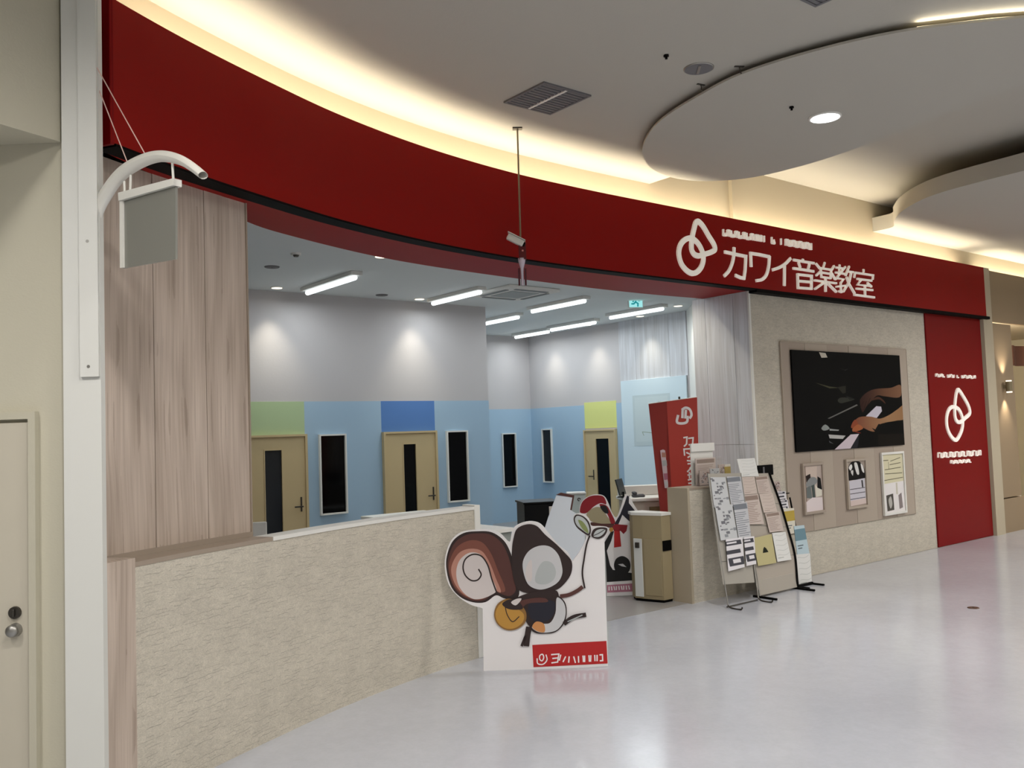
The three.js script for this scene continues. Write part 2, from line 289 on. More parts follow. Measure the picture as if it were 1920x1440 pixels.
{ // light strip lying on the fascia's ledge, washing the ceiling
  const line = stretch(1.5, 14.5), g = thing('cove_light', 'warm light strip hidden along the top of the red fascia', 'lamp', V3(0, 0, 0));
  part(g, 'channel', band(line, 0.10, 0.20, TOP - 0.11, TOP - 0.095), M.whiteMetal);
  part(g, 'diffuser', band(line, 0.115, 0.185, TOP - 0.095, TOP - 0.085), M.coveGlow);
  const pts = offset(line, 0.15), cuts = [0, 10, 20, 32, 44, 56, 68, 80, 92];
  const ends = []; { let acc = 0; ends.push(pts[0]); for (let i = 1; i < pts.length; i++) { let a = pts[i - 1], b = pts[i], l = Math.hypot(b[0] - a[0], b[1] - a[1]); while (acc + l >= 1.1) { const t = (1.1 - acc) / l; a = [a[0] + (b[0] - a[0]) * t, a[1] + (b[1] - a[1]) * t]; ends.push(a); l = Math.hypot(b[0] - a[0], b[1] - a[1]); acc = 0; } acc += l; } }
  for (let i = 1; i < ends.length; i++) {
    const a = ends[i - 1], b = ends[i], L = Math.hypot(b[0] - a[0], b[1] - a[1]);
    const l = new THREE.RectAreaLight(LIGHT.coveColor, LIGHT.cove, L, 0.07); l.name = 'cove_lamp';
    l.position.copy(W((a[0] + b[0]) / 2, TOP - 0.08, (a[1] + b[1]) / 2)); l.rotation.set(Math.PI / 2, 0, -Math.atan2(-(b[1] - a[1]), b[0] - a[0]), 'YXZ');
    l.rotation.order = 'YXZ'; l.rotation.y = Math.atan2(b[1] - a[1], b[0] - a[0]); l.rotation.z = 0;
    scene.add(l);
  }
}

// ------------------------------------------------------------------ shop front below the fascia
{ // low curved wall, left of the entrance
  const line = stretch(1.385, 4.46), w = structGroup('wall_low_left');
  part(w, 'cladding', band(line, 0.02, 0.165, 0, 1.225), M.stone);
  part(w, 'cap', band(stretch(2.38, 4.46), 0.012, 0.17, 1.225, 1.25), M.white);
  const e = offset(line, 0.1).at(-1);
  part(w, 'end_post', rbox(0.06, 1.262, 0.18, 0.006, e[0] + 0.035, 0.631, -e[1]), M.white);
  // wood-clad screen standing on it, board by board
  const sc = structGroup('wall_screen_left'), cutsU = [1.385, 1.53, 1.69, 1.85, 2.05, 2.19, 2.375];
  for (let i = 1; i < cutsU.length; i++) part(sc, 'plank', band(stretch(cutsU[i - 1] + (i > 1 ? 0.0025 : 0), cutsU[i]), 0.195 - (i % 2) * 0.003, 0.228, 1.28, SOFFIT), M.wood);
  part(sc, 'base_panel', band(stretch(1.385, 2.378), 0.167, 0.23, 0, 1.225), M.wood); part(sc, 'sill', band(stretch(1.385, 2.378), 0.016, 0.234, 1.225, 1.25), M.rail); part(sc, 'bottom_rail', band(stretch(1.385, 2.375), 0.185, 0.232, 1.25, 1.28), M.rail);
  part(sc, 'edge_strip', band(stretch(2.375, 2.385), 0.185, 0.232, 1.25, SOFFIT), M.rail);
  const pl = structGroup('trim_4');
  part(pl, 'board', band(stretch(1.1, 1.384), 0.185, 0.228, 0, SOFFIT), M.wood);
  part(pl, 'board', band(stretch(1.205, 1.384), 0.0, 0.184, 0, 1.275), M.wood);
}
{ // low wall and poster wall, right of the entrance
  const r = structGroup('wall_low_right');
  part(r, 'cladding', slab([[7.40, 6.30], [8.68, 6.30], [8.68, 6.56], [7.40, 6.56]], 0, 1.185, [], false), M.stone);
  part(r, 'end_post', slab([[7.365, 6.29], [7.4, 6.29], [7.4, 6.57], [7.365, 6.57]], 0, 1.21, [], false), M.post);
  part(r, 'cap', slab([[7.4, 6.295], [8.68, 6.295], [8.68, 6.565], [7.4, 6.565]], 1.185, 1.21, [], false), M.rail);
  const pw = structGroup('wall_front_right');
  part(pw, 'cladding', slab([[8.72, WALLV], [14.62, WALLV], [14.62, 6.62], [8.79, 6.62], [8.79, 6.385], [8.72, 6.385]], 0, 3.5, [], false), M.stone);
  part(pw, 'corner_strip', slab([[8.69, WALLV - 0.006], [8.72, WALLV - 0.006], [8.72, 6.385], [8.69, 6.385]], 0, 3.5, [], false), M.white);
  struct('wall_upper_right', slab([[8.79, 6.62], [14.62, 6.62], [14.62, 6.7], [8.79, 6.7]], 0, HIGH, [], false), M.cream);
  // grain-clad return wall behind it
  const rt = structGroup('wall_return');
  const cuts = [6.386, 6.6, 6.82, 7.02, 7.21];
  for (let i = 1; i < cuts.length; i++) part(rt, 'plank', [slab([[8.695 + (i % 2) * 0.003, cuts[i - 1] + 0.002], [8.78, cuts[i - 1] + 0.002], [8.78, cuts[i]], [8.695 + (i % 2) * 0.003, cuts[i]]], 1.63, SOFFIT, [], false), slab([[8.693, cuts[i - 1] + 0.002], [8.78, cuts[i - 1] + 0.002], [8.78, cuts[i]], [8.693, cuts[i]]], 0, 1.627, [], false)], M.coolLitWood);
  struct('wall_return_back', slab([[8.78, 7.13], [SIDE + 0.2, 7.13], [SIDE + 0.2, 7.21], [8.78, 7.21]], 0, ROOM, [], false), M.wallGrey);
}
{ // red panel at the right end, with its emblem
  const s = thing('sign_panel', 'tall dark red panel with a white ring and drop emblem, right of the piano poster', 'sign', W(12.84, 0, WALLV));
  part(s, 'panel', rbox(1.76, SOFFIT - 0.03, 0.02, 0.003, 0.88, (SOFFIT - 0.03) / 2 + 0.005, 0.012), M.sideRed);
  const P = crop(face(W(12.84, 0, WALLV - 0.022), 0), 1720, 660, 3.79), D = 0.02;
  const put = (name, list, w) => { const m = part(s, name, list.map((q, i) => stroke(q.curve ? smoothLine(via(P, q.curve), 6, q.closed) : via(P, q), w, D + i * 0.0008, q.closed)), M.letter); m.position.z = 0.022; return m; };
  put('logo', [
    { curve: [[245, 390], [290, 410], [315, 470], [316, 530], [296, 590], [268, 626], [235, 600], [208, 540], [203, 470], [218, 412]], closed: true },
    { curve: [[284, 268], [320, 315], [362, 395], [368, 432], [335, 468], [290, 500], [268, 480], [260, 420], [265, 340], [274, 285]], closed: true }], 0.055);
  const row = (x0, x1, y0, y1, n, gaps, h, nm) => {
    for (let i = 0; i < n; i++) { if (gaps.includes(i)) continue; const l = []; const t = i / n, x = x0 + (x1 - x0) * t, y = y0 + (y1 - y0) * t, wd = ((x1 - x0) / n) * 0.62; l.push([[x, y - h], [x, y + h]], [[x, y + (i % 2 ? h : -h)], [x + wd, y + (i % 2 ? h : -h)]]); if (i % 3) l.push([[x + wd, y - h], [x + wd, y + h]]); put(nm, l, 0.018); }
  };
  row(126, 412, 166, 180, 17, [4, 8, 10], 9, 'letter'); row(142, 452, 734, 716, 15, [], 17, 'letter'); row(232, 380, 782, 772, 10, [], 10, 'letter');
}
{ // taupe backing with the piano poster and three small frames
  const b = thing('display_backing', 'taupe panelled backing on the stone wall behind the piano poster and the small frames', 'panel', W(9.26, 0, WALLV));
  const n = 6, w = 2.976 / n;
  for (let i = 0; i < n; i++) part(b, 'panel', rbox(w - 0.004, 2.3, 0.016, 0.002, w * (i + 0.5), 1.688, 0.009 + (i % 2) * 0.002), i % 2 ? M.taupe : M.taupeDark);
  part(b, 'edge_strip', [box(0.012, 2.312, 0.02, -0.006, 1.688, 0.011), box(0.012, 2.312, 0.02, 2.982, 1.688, 0.011), box(2.976, 0.012, 0.02, 1.488, 2.844, 0.011)], M.taupe);
}

// ------------------------------------------------------------------ prints
function printMaterial(w, h, draw, rough = 0.5) { const t = canvasTexture(w, h, draw); t.wrapS = t.wrapT = THREE.ClampToEdgeWrapping; return new THREE.MeshPhysicalMaterial({ color: 0xffffff, map: t, roughness: rough, specularIntensity: 0.2 }); }
const poly = (c, fill, pts) => { c.fillStyle = fill; c.beginPath(); pts.forEach(([x, y], i) => (i ? c.lineTo(x, y) : c.moveTo(x, y))); c.closePath(); c.fill(); };
const blob = (c, fill, pts) => { const q = smoothLine(pts, 6, true); poly(c, fill, q); };
{
  const p = thing('poster', 'large black poster of two hands on piano keys, on the taupe backing', 'poster', W(9.432, 1.505, WALLV - 0.022));
  const wd = 2.575, ht = 1.243;
  part(p, 'frame', rbox(wd, ht, 0.02, 0.003, wd / 2, ht / 2, 0.01), M.black);
  const K = 900, H = Math.round((K * ht) / wd), map = (x, y) => { const t = (y - 135) / 710, u = (x - 150 - 37 * t) / 770, top = 135 + 47 * u, bot = 853 - 45 * u; return [u * K, ((y - top) / (bot - top)) * H]; };
  const mat = printMaterial(K, H, (c) => {
    c.fillStyle = '#020202'; c.fillRect(0, 0, K, H);
    const q = (l) => l.map(([x, y]) => map(x, y)), grad = (a, b, stops) => { const g = c.createLinearGradient(...map(...a), ...map(...b)); stops.forEach((s, i) => g.addColorStop(i / (stops.length - 1), s)); return g; };
    poly(c, '#14100c', q([[748, 735], [955, 730], [955, 808], [748, 815]]));
    poly(c, '#c9c2b4', q([[328, 152], [372, 158], [386, 190], [345, 192]]));
    poly(c, '#4b4a36', q([[300, 366], [400, 395], [470, 405], [400, 408]])); poly(c, '#2a2a22', q([[455, 400], [512, 390], [512, 440], [490, 446]]));
    blob(c, '#34362f', q([[455, 495], [470, 476], [575, 486], [520, 505], [470, 512]])); poly(c, '#222522', q([[510, 460], [575, 484], [540, 492]]));
    poly(c, '#6f6e6a', q([[385, 620], [590, 522], [598, 530], [400, 622]])); poly(c, '#303030', q([[460, 262], [505, 278], [530, 270], [510, 284]]));
    blob(c, '#8f9592', q([[345, 690], [370, 662], [400, 690], [360, 705]])); poly(c, '#9ea19f', q([[400, 692], [465, 700], [460, 708], [400, 706]])); poly(c, '#bab9b6', q([[392, 732], [510, 742], [490, 765], [400, 760]])); poly(c, '#55585a', q([[395, 775], [430, 800], [400, 790]]));
    poly(c, '#cbc6d2', q([[655, 607], [735, 536], [772, 540], [778, 572], [738, 620]])); poly(c, '#d1c3cb', q([[430, 842], [545, 734], [606, 730], [540, 838]]));
    poly(c, '#26262a', q([[540, 838], [606, 735], [600, 800], [590, 836]]));
    // the far hand
    blob(c, grad([915, 430], [620, 540], ['#7f5c45', '#6d4c38', '#4d3328', '#33201b']), q([[930, 392], [850, 408], [740, 414], [690, 426], [640, 458], [612, 498], [618, 540], [632, 580], [660, 540], [700, 498], [742, 462], [800, 468], [930, 466]]));
    blob(c, '#4c3024', q([[700, 496], [750, 470], [800, 505], [806, 520], [760, 490]]));
    for (const [x, y, a, b] of [[640, 500, 616, 548], [662, 500, 640, 562], [690, 480, 668, 530]]) { c.strokeStyle = '#2a1813'; c.lineWidth = 4; c.beginPath(); c.moveTo(...map(x, y)); c.lineTo(...map(a, b)); c.stroke(); }
    // the near hand
    blob(c, grad([945, 570], [560, 690], ['#96714f', '#a17c5a', '#90664a', '#7a4535']), q([[958, 530], [900, 560], [835, 598], [760, 624], [690, 610], [600, 616], [578, 640], [600, 668], [640, 690], [690, 712], [726, 712], [750, 672], [800, 654], [890, 640], [958, 622]]));
    blob(c, '#8f4a30', q([[580, 630], [556, 655], [548, 686], [572, 690], [600, 668]])); blob(c, '#a5603c', q([[600, 664], [556, 700], [560, 714], [590, 712], [636, 690]])); blob(c, '#7d3022', q([[560, 712], [600, 716], [620, 726], [590, 722]]));
    poly(c, '#0a0808', q([[700, 690], [726, 700], [750, 662], [770, 664], [742, 700], [724, 716]]));
  }, 0.6);
  const m = part(p, 'print', new THREE.PlaneGeometry(wd - 0.004, ht - 0.004).translate(wd / 2, ht / 2, 0.0208), mat);
}
function smallFrame(u, y0, w, h, label, draw, frameMat) {
  const f = thing('picture_frame', label, 'picture', W(u, y0, WALLV - 0.021));
  part(f, 'frame', [box(0.03, h + 0.06, 0.03, -0.015, h / 2, 0.015), box(0.03, h + 0.06, 0.03, w + 0.015, h / 2, 0.015), box(w, 0.03, 0.03, w / 2, -0.015, 0.015), box(w, 0.03, 0.03, w / 2, h + 0.015, 0.015)], frameMat);
  part(f, 'print', box(w, h, 0.012, w / 2, h / 2, 0.008), printMaterial(256, Math.round((256 * h) / w), draw));
}
{
  const F = face(W(0, 0, WALLV - 0.04), 0), rect = (a, b) => { const p = F(...a), q = F(...b); return [p[0], q[1], q[0] - p[0], p[1] - q[1]]; };
  const s = (l, W0, H0) => l.map(([x, y]) => [x * W0, y * H0]);
  const [u1, y1, w1, h1] = rect([1507, 874], [1545, 956]);
  smallFrame(u1, y1, w1, h1, 'small framed print with a grey mushroom-like shape on a blush ground, left of the three', (c, w, h) => {
    c.fillStyle = '#b9aaa1'; c.fillRect(0, 0, w, h); poly(c, '#7e6a5e', s([[0, 0], [.1, 0], [.1, 1], [0, 1]], w, h)); poly(c, '#cdbcb0', s([[.1, .02], [.75, .02], [.7, .28], [.3, .22], [.12, .3]], w, h));
    poly(c, '#2d2422', s([[.1, .22], [.35, .18], [.38, .34], [.12, .36]], w, h)); poly(c, '#171718', s([[.75, .25], [.92, .3], [.97, .55], [.7, .56]], w, h));
    blob(c, '#8a8d8d', s([[.08, .42], [.3, .28], [.62, .27], [.74, .36], [.6, .42], [.3, .48]], w, h)); poly(c, '#6d7473', s([[.1, .47], [.35, .44], [.4, .72], [.1, .7]], w, h)); poly(c, '#4c5654', s([[.38, .44], [.55, .42], [.58, .72], [.42, .72]], w, h));
    poly(c, '#dcd8ca', s([[.6, .42], [.72, .5], [.95, .55], [.95, .68], [.62, .7]], w, h)); poly(c, '#e2d6d6', s([[.06, .78], [.4, .7], [.97, .72], [.97, 1], [.06, 1]], w, h));
  }, M.taupeDark);
  const [u2, y2, w2, h2] = rect([1588, 866], [1626, 946]);
  smallFrame(u2, y2, w2, h2, 'small framed print with a dark arch above a white box, middle of the three', (c, w, h) => {
    c.fillStyle = '#a3968b'; c.fillRect(0, 0, w, h); blob(c, '#1a1514', s([[.02, .36], [.04, .18], [.25, .02], [.7, .02], [.95, .16], [.97, .36]], w, h)); poly(c, '#1c1918', s([[0, .3], [1, .28], [1, .4], [0, .42]], w, h));
    blob(c, '#e8e6e2', s([[.1, .14], [.25, .06], [.3, .12], [.2, .2]], w, h)); blob(c, '#dedcd8', s([[.42, .04], [.56, .04], [.66, .3], [.55, .3]], w, h)); blob(c, '#d0cecb', s([[.2, .22], [.34, .2], [.3, .32]], w, h)); blob(c, '#e2e0dc', s([[.78, .06], [.9, .12], [.95, .28], [.84, .24]], w, h));
    poly(c, '#cdcad2', s([[.08, .43], [.96, .40], [.97, .95], [.1, .97]], w, h)); c.strokeStyle = '#4a4648'; c.lineWidth = 5; for (const y of [.62, .72, .84]) { c.beginPath(); c.moveTo(w * .1, h * y); c.lineTo(w * .95, h * (y - .01)); c.stroke(); }
    poly(c, '#3c3838', s([[.76, .44], [.84, .44], [.86, .6], [.78, .6]], w, h)); poly(c, '#d6c4be', s([[.1, .87], [.97, .85], [.97, .97], [.1, .99]], w, h));
  }, M.taupe);
  const [u3, y3, w3, h3] = rect([1654, 853], [1698, 957]);
  smallFrame(u3, y3, w3, h3, 'cream notice sheet with dark lines in a pale frame, right of the three', (c, w, h) => {
    c.fillStyle = '#d9d3b4'; c.fillRect(0, 0, w, h); c.strokeStyle = '#55523c'; c.lineWidth = 4;
    for (const [x0, y0, x1, y1] of [[.05, .1, .3, .1], [.4, .12, .9, .07], [.35, .18, .9, .16], [.1, .26, .9, .24], [.1, .33, .95, .34], [.05, .44, .98, .42], [.3, .13, .3, .25]]) { c.beginPath(); c.moveTo(w * x0, h * y0); c.lineTo(w * x1, h * y1); c.stroke(); }
    poly(c, '#e9e5e4', s([[0, .5], [1, .48], [1, 1], [0, 1]], w, h)); poly(c, '#55524c', s([[.1, .7], [.44, .68], [.46, .96], [.12, .97]], w, h)); blob(c, '#b9b6b0', s([[.2, .78], [.32, .72], [.38, .86], [.28, .93]], w, h)); poly(c, '#8d8382', s([[.7, .72], [.86, .68], [.9, .94], [.72, .96]], w, h)); poly(c, '#cdc8b8', s([[.6, .5], [.68, .5], [.68, .7], [.6, .7]], w, h));
  }, M.white);
  // small black plate on the wall
  const [u4, y4, w4, h4] = rect([1424, 873], [1453, 890]);
  const t = thing('wall_plate', 'small black rectangular plate on the stone wall above the leaflet racks', 'plate', W(u4, y4, WALLV));
  part(t, 'plate', rbox(w4, h4, 0.02, 0.004, w4 / 2, h4 / 2, 0.012), M.black);
  part(t, 'mark', [rbox(0.03, 0.08, 0.004, 0.002, w4 * 0.35, 0.06, 0.0235)], M.grille);
}

// ------------------------------------------------------------------ right neighbour
{
  struct('trim_5', slab([[14.62, 6.3], [14.93, 6.3], [14.93, 6.7], [14.62, 6.7]], 0, TOP + 0.02, [], false), M.cream);
  struct('wall_next_pier', slab([[14.95, 6.36], [15.74, 6.36], [15.74, 6.9], [14.95, 6.9]], 0.55, 3.36, [], false), M.tan);
  struct('wall_next_base', slab([[14.95, 6.33], [15.78, 6.33], [15.78, 6.9], [14.95, 6.9]], 0, 0.53, [], false), M.tan);
  struct('wall_next_header', slab([[14.95, 6.34], [22, 6.34], [22, 6.39], [14.95, 6.39]], 3.38, TOP, [], false), M.tan);
  struct('trim_7', slab([[14.95, 6.39], [22, 6.39], [22, 6.565], [14.95, 6.565]], TOP - 0.13, TOP - 0.11, [], false), M.tan);
  const cv = thing('cove_light', 'warm light strip along the top of the tan header next door', 'lamp', W(15.0, TOP - 0.11, 6.47));
  part(cv, 'channel', box(4.4, 0.015, 0.1, 2.2, 0.0085, 0), M.whiteMetal); part(cv, 'diffuser', box(4.38, 0.01, 0.07, 2.2, 0.022, 0), M.coveGlow);
  for (let k = 0; k < 4; k++) { const l = new THREE.RectAreaLight(LIGHT.coveColor, LIGHT.cove, 1.1, 0.07); l.name = 'cove_lamp'; l.rotation.set(Math.PI / 2, 0, 0); l.position.copy(W(15.55 + k * 1.1, TOP - 0.078, 6.47)); scene.add(l); }
  struct('wall_next_left', slab([[14.95, 6.9], [15.1, 6.9], [15.1, 15], [14.95, 15]], 0, ROOM, [], false), M.cream);
  struct('wall_next_back', slab([[15.1, 10], [22, 10], [22, 10.1], [15.1, 10.1]], 0, ROOM, [], false), M.cream);
  struct('ceiling_002', slab([[14.95, 6.7], [22, 6.7], [22, 10.1], [14.95, 10.1]], 3.6, 3.7, [], false), M.cream);
  const s = thing('wall_sconce', 'up-and-down wall lamp on the tan pier of the next shop', 'lamp', W(15.33, 2.33, 6.36));
  part(s, 'body', [cyl(0.05, 0.05, 0.16, 0, 0, 0.085), box(0.04, 0.06, 0.04, 0, 0, 0.02)], M.brass);
  part(s, 'upper_glass', cyl(0.042, 0.042, 0.03, 0, 0.085, 0.085), M.warmLamp); part(s, 'lower_glass', cyl(0.042, 0.042, 0.03, 0, -0.085, 0.085), M.warmLamp);
  for (const k of [1, -1]) { const l = new THREE.SpotLight(0xffeed4, 2.5, 0, 0.7, 0.8); l.name = 'sconce_lamp'; l.position.copy(W(15.33, 2.33 + k * 0.11, 6.27)); l.target.position.copy(W(15.33, 2.33 + k * 2, 6.3)); scene.add(l, l.target); }
  const sh = thing('shelf_unit', 'white shelf unit inside the shop next door', 'shelf', W(16.9, 0, 7.6));
  part(sh, 'side_panel', box(0.04, 2.3, 0.4, 0.02, 1.15, 0), M.white); part(sh, 'side_panel', box(0.04, 2.3, 0.4, 1.38, 1.15, 0), M.white);
  for (const y of [0.1, 0.6, 1.1, 1.6, 2.0, 2.28]) part(sh, 'shelf', box(1.32, 0.04, 0.4, 0.7, y, 0), M.white);
  part(sh, 'back_panel', box(1.32, 2.3, 0.02, 0.7, 1.15, -0.19), M.board);
  const va = thing('valance', 'brown draped fabric valance under the header next door', 'drape', W(15.95, 2.72, 6.8));
  const fold = []; for (let i = 0; i <= 24; i++) fold.push([i * 0.07, 0.03 * Math.sin(i * 0.9)]);
  part(va, 'cloth', new THREE.ExtrudeGeometry(shapeOf([...fold, ...fold.map(([x, y]) => [x, y + 0.008]).reverse()]), { depth: 0.36, bevelEnabled: false }).rotateX(-Math.PI / 2).translate(0, 0.02, 0), std(0x6b4636, { roughness: 0.9 }));
  const pd = thing('spotlight_head', 'glowing spotlight under the header of the next shop', 'lamp', W(15.86, 3.14, 6.75));
  part(pd, 'stem', cyl(0.01, 0.01, 0.40, 0, 0.262, 0), M.whiteMetal); part(pd, 'shade', cyl(0.05, 0.07, 0.12, 0, 0.03, 0), M.whiteMetal); part(pd, 'bulb', new THREE.SphereGeometry(0.055, 16, 12).translate(0, -0.04, 0), M.warmLamp);
  { const l = new THREE.PointLight(0xffe0b0, 9); l.name = 'spot_lamp'; l.position.copy(W(15.86, 3.1, 6.75)); l.shadow.radius = 2; scene.add(l); }
  { const l = new THREE.PointLight(0xffedd0, 16); l.name = 'next_shop_lamp'; l.position.copy(W(17.5, 3.3, 8.2)); scene.add(l); const g = thing('ceiling_globe', 'round glass ceiling lamp inside the shop next door', 'lamp', W(17.5, 3.6, 8.2)); part(g, 'mount', cyl(0.06, 0.06, 0.18, 0, -0.09, 0), M.whiteMetal); part(g, 'globe', new THREE.SphereGeometry(0.14, 20, 14).translate(0, -0.3, 0), M.warmLamp); }
}

// ------------------------------------------------------------------ ceiling fittings of the mall
{
  const disc = smoothLine([[5.36, 3.89], [5.43, 4.34], [5.59, 4.87], [5.82, 5.25], [6.17, 5.62], [6.71, 5.92], [7.25, 5.93], [7.66, 5.58], [7.78, 5.0], [7.74, 4.41], [7.60, 3.81], [7.49, 3.3], [7.37, 2.76], [7.2, 2.2], [6.85, 1.92], [6.4, 2.05], [6.01, 2.43], [5.69, 2.82], [5.48, 3.28]].map(([u, v]) => [u * 1.0275, v * 1.0275]), 6, true);
  const d = thing('ceiling_canopy', 'large rounded white canopy panel hung below the mall ceiling', 'canopy', V3(0, 0, 0));
  part(d, 'panel', slab(disc, 4.47, 4.488), M.ceiling);
  part(d, 'rim', slab(disc.map(([u, v]) => [6.7 + (u - 6.7) * 0.9, 4.05 + (v - 4.05) * 0.92]), 4.488, 4.515), M.ceiling);
  for (const [u, v] of [[6.3, 3.2], [7.0, 5.0], [6.9, 3.3], [6.5, 4.6]]) part(d, 'hanger', cyl(0.008, 0.008, HIGH - 4.515, u, (HIGH + 4.515) / 2, -v, 8), M.steel);
  const q = onFloor(1547, 219, 4.47);
  const dl = thing('downlight', 'large glowing round downlight set in the hung canopy', 'lamp', V3(q.x, 4.47, q.z));
  part(dl, 'trim_ring', new THREE.TorusGeometry(0.125, 0.012, 8, 40).rotateX(Math.PI / 2).translate(0, -0.003, 0), M.white);
  part(dl, 'lens', cyl(0.12, 0.12, 0.012, 0, -0.008, 0, 40), glow(0xffffff, 3));
  { const l = new THREE.SpotLight(LIGHT.mallColor, LIGHT.disc, 0, 1.1, 0.6); l.name = 'downlight_lamp'; l.position.set(q.x, 4.44, q.z); l.shadow.radius = 5; l.target.position.set(q.x, 0, q.z); scene.add(l, l.target); }
  // light along the canopy's far edge, seen as a glow at the upper right
    const run = [[5.91, 2.86], [6.2, 2.51], [6.58, 2.14], [6.9, 2.02]], seg = [];
  for (let i = 1; i < run.length; i++) {
    const a = W(run[i - 1][0], 4.495, run[i - 1][1]), b = W(run[i][0], 4.495, run[i][1]), m = a.clone().add(b).multiplyScalar(0.5), L = a.distanceTo(b), t = Math.atan2(-(b.z - a.z), b.x - a.x);
    seg.push(rbox(L, 0.013, 0.02, 0.004).rotateY(t).translate(m.x, m.y, m.z));
    const l = new THREE.RectAreaLight(LIGHT.coveColor, LIGHT.edge, L, 0.02); l.name = 'edge_lamp'; const out = V3(-(b.z - a.z), 0, b.x - a.x).normalize(); if (out.dot(V3(6.7, 0, -4).sub(m)) > 0) out.negate();
    l.position.copy(m).addScaledVector(out, 0.016).setY(4.504); l.lookAt(l.position.clone().add(out).add(V3(0, 0.6, 0))); scene.add(l);
  }
  part(d, 'light_strip', seg, M.coveGlow);
  for (const [x, y, a] of [[1314, 158, 0.5], [1386, 124, 0.1]]) {
    const p = onFloor(x, y, LOW), h = thing('ceiling_hook', x < 1350 ? 'small wire hook in the ceiling beside the canopy, nearer the red fascia' : 'small wire hook in the ceiling beside the canopy, farther from the red fascia', 'hook', V3(p.x, LOW, p.z), a + YAW);
    part(h, 'plate', rbox(0.075, 0.006, 0.02, 0.002, 0, -0.003, 0), M.darkSteel); part(h, 'wire', tube([V3(0, -0.005, 0), V3(0.004, -0.025, 0), V3(0.002, -0.045, 0), V3(0.016, -0.056, 0)], 0.004, 12), M.darkSteel);
  }
  // air grille
  const g0 = onFloor(1026, 184, LOW), gr = thing('air_grille', 'square grey air grille with a light centre bar in the mall ceiling', 'vent', V3(g0.x, LOW, g0.z));
  part(gr, 'frame', [box(0.5, 0.014, 0.02, 0, -0.007, 0.24), box(0.5, 0.014, 0.02, 0, -0.007, -0.24), box(0.02, 0.014, 0.46, 0.24, -0.007, 0), box(0.02, 0.014, 0.46, -0.24, -0.007, 0)], M.grille);
  part(gr, 'centre_bar', box(0.02, 0.018, 0.46, 0, -0.009, 0), M.white);
  part(gr, 'backing', box(0.46, 0.004, 0.46, 0, -0.002, 0), M.grille);
  for (const k of [-1, 1]) for (let i = 0; i < 11; i++) part(gr, 'slat', box(0.215, 0.008, 0.026, k * 0.118, -0.008, -0.21 + i * 0.042), M.grille);
  const far = onFloor(1530, 11, LOW); copyOf(gr, V3(far.x - 0.26, LOW, far.z + 0.25), undefined, 'square grey air grille cut by the top of the picture');
  const s0 = onFloor(1310, 128, LOW), sp = thing('ceiling_speaker', 'round grey speaker in the mall ceiling', 'speaker', V3(s0.x, LOW, s0.z));
  part(sp, 'rim', new THREE.TorusGeometry(0.105, 0.009, 8, 36).rotateX(Math.PI / 2), M.steel); part(sp, 'mesh', cyl(0.103, 0.103, 0.01, 0, -0.004, 0, 36), M.grille); part(sp, 'bar', box(0.15, 0.006, 0.02, 0, -0.011, 0).rotateY(0.8), M.steel);
  const n0 = onFloor(1249, 103, LOW), nz = thing('sprinkler', 'small dark sprinkler in the mall ceiling near the speaker', 'sprinkler', V3(n0.x, LOW, n0.z));
  part(nz, 'rose', cyl(0.018, 0.02, 0.012, 0, -0.006, 0), M.black); part(nz, 'head', cyl(0.006, 0.010, 0.02, 0, -0.02, 0), M.black);
  const n1 = onFloor(1484, 200, 4.47); copyOf(nz, V3(n1.x, 4.47, n1.z), undefined, 'small dark sprinkler in the hung canopy beside the big downlight');
}
{ // camera on a long ceiling pole
  const p = onFloor(970, 240, LOW), c = thing('security_camera', 'small white camera on a long thin pole in front of the red fascia', 'camera', V3(p.x, LOW, p.z), YAW);
  const F = face(V3(p.x, LOW, p.z), YAW), b = F(976, 452), r1 = F(977, 462), r2 = F(980, 480), r3 = F(980, 535);
  part(c, 'ceiling_plate', rbox(0.085, 0.012, 0.06, 0.003, 0, -0.006, 0), M.darkSteel);
  part(c, 'pole', rod(V3(0, -0.01, 0), V3(b[0], b[1], 0), 0.0085, 10), M.brass);
  const body = part(c, 'camera_body', [rbox(0.155, 0.055, 0.06, 0.01, 0, 0, 0), rbox(0.17, 0.008, 0.075, 0.003, -0.005, 0.033, 0)], M.whiteMetal); body.position.set(b[0] - 0.045, b[1] + 0.005, 0.02); body.rotation.z = -0.5;
  const ln = part(body, 'lens', cyl(0.02, 0.022, 0.02, 0, 0, 0).rotateZ(Math.PI / 2).translate(0.083, 0, 0), M.gloss);
  part(c, 'junction_box', rbox(0.065, 0.13, 0.05, 0.004, r1[0] + 0.01, (r1[1] + r2[1]) / 2 - 0.01, 0), std(0x5a0a0c));
  part(c, 'indicator', rbox(0.016, 0.016, 0.006, 0.003, r1[0] + 0.012, (r1[1] + r2[1]) / 2 + 0.0, 0.027), std(0xd89084));
  const top = r2[1] - 0.07 + 0.05, bot = r3[1];
  part(c, 'sensor_horn', new THREE.LatheGeometry([[0.006, bot + 0.0], [0.014, bot], [0.012, bot + 0.08], [0.014, (top + bot) / 2 + 0.03], [0.03, top - 0.03], [0.032, top], [0.004, top]].map(([x, y]) => new THREE.Vector2(x, y)), 24).translate(r3[0], 0, 0), std(0xcfc3d2, { roughness: 0.4 }));
  part(c, 'side_fin', [rbox(0.016, (top - bot) * 0.62, 0.03, 0.003, r3[0] - 0.028, bot + (top - bot) * 0.31, 0), rbox(0.016, (top - bot) * 0.62, 0.03, 0.003, r3[0] + 0.028, bot + (top - bot) * 0.31, 0)], std(0x4d1620));
}
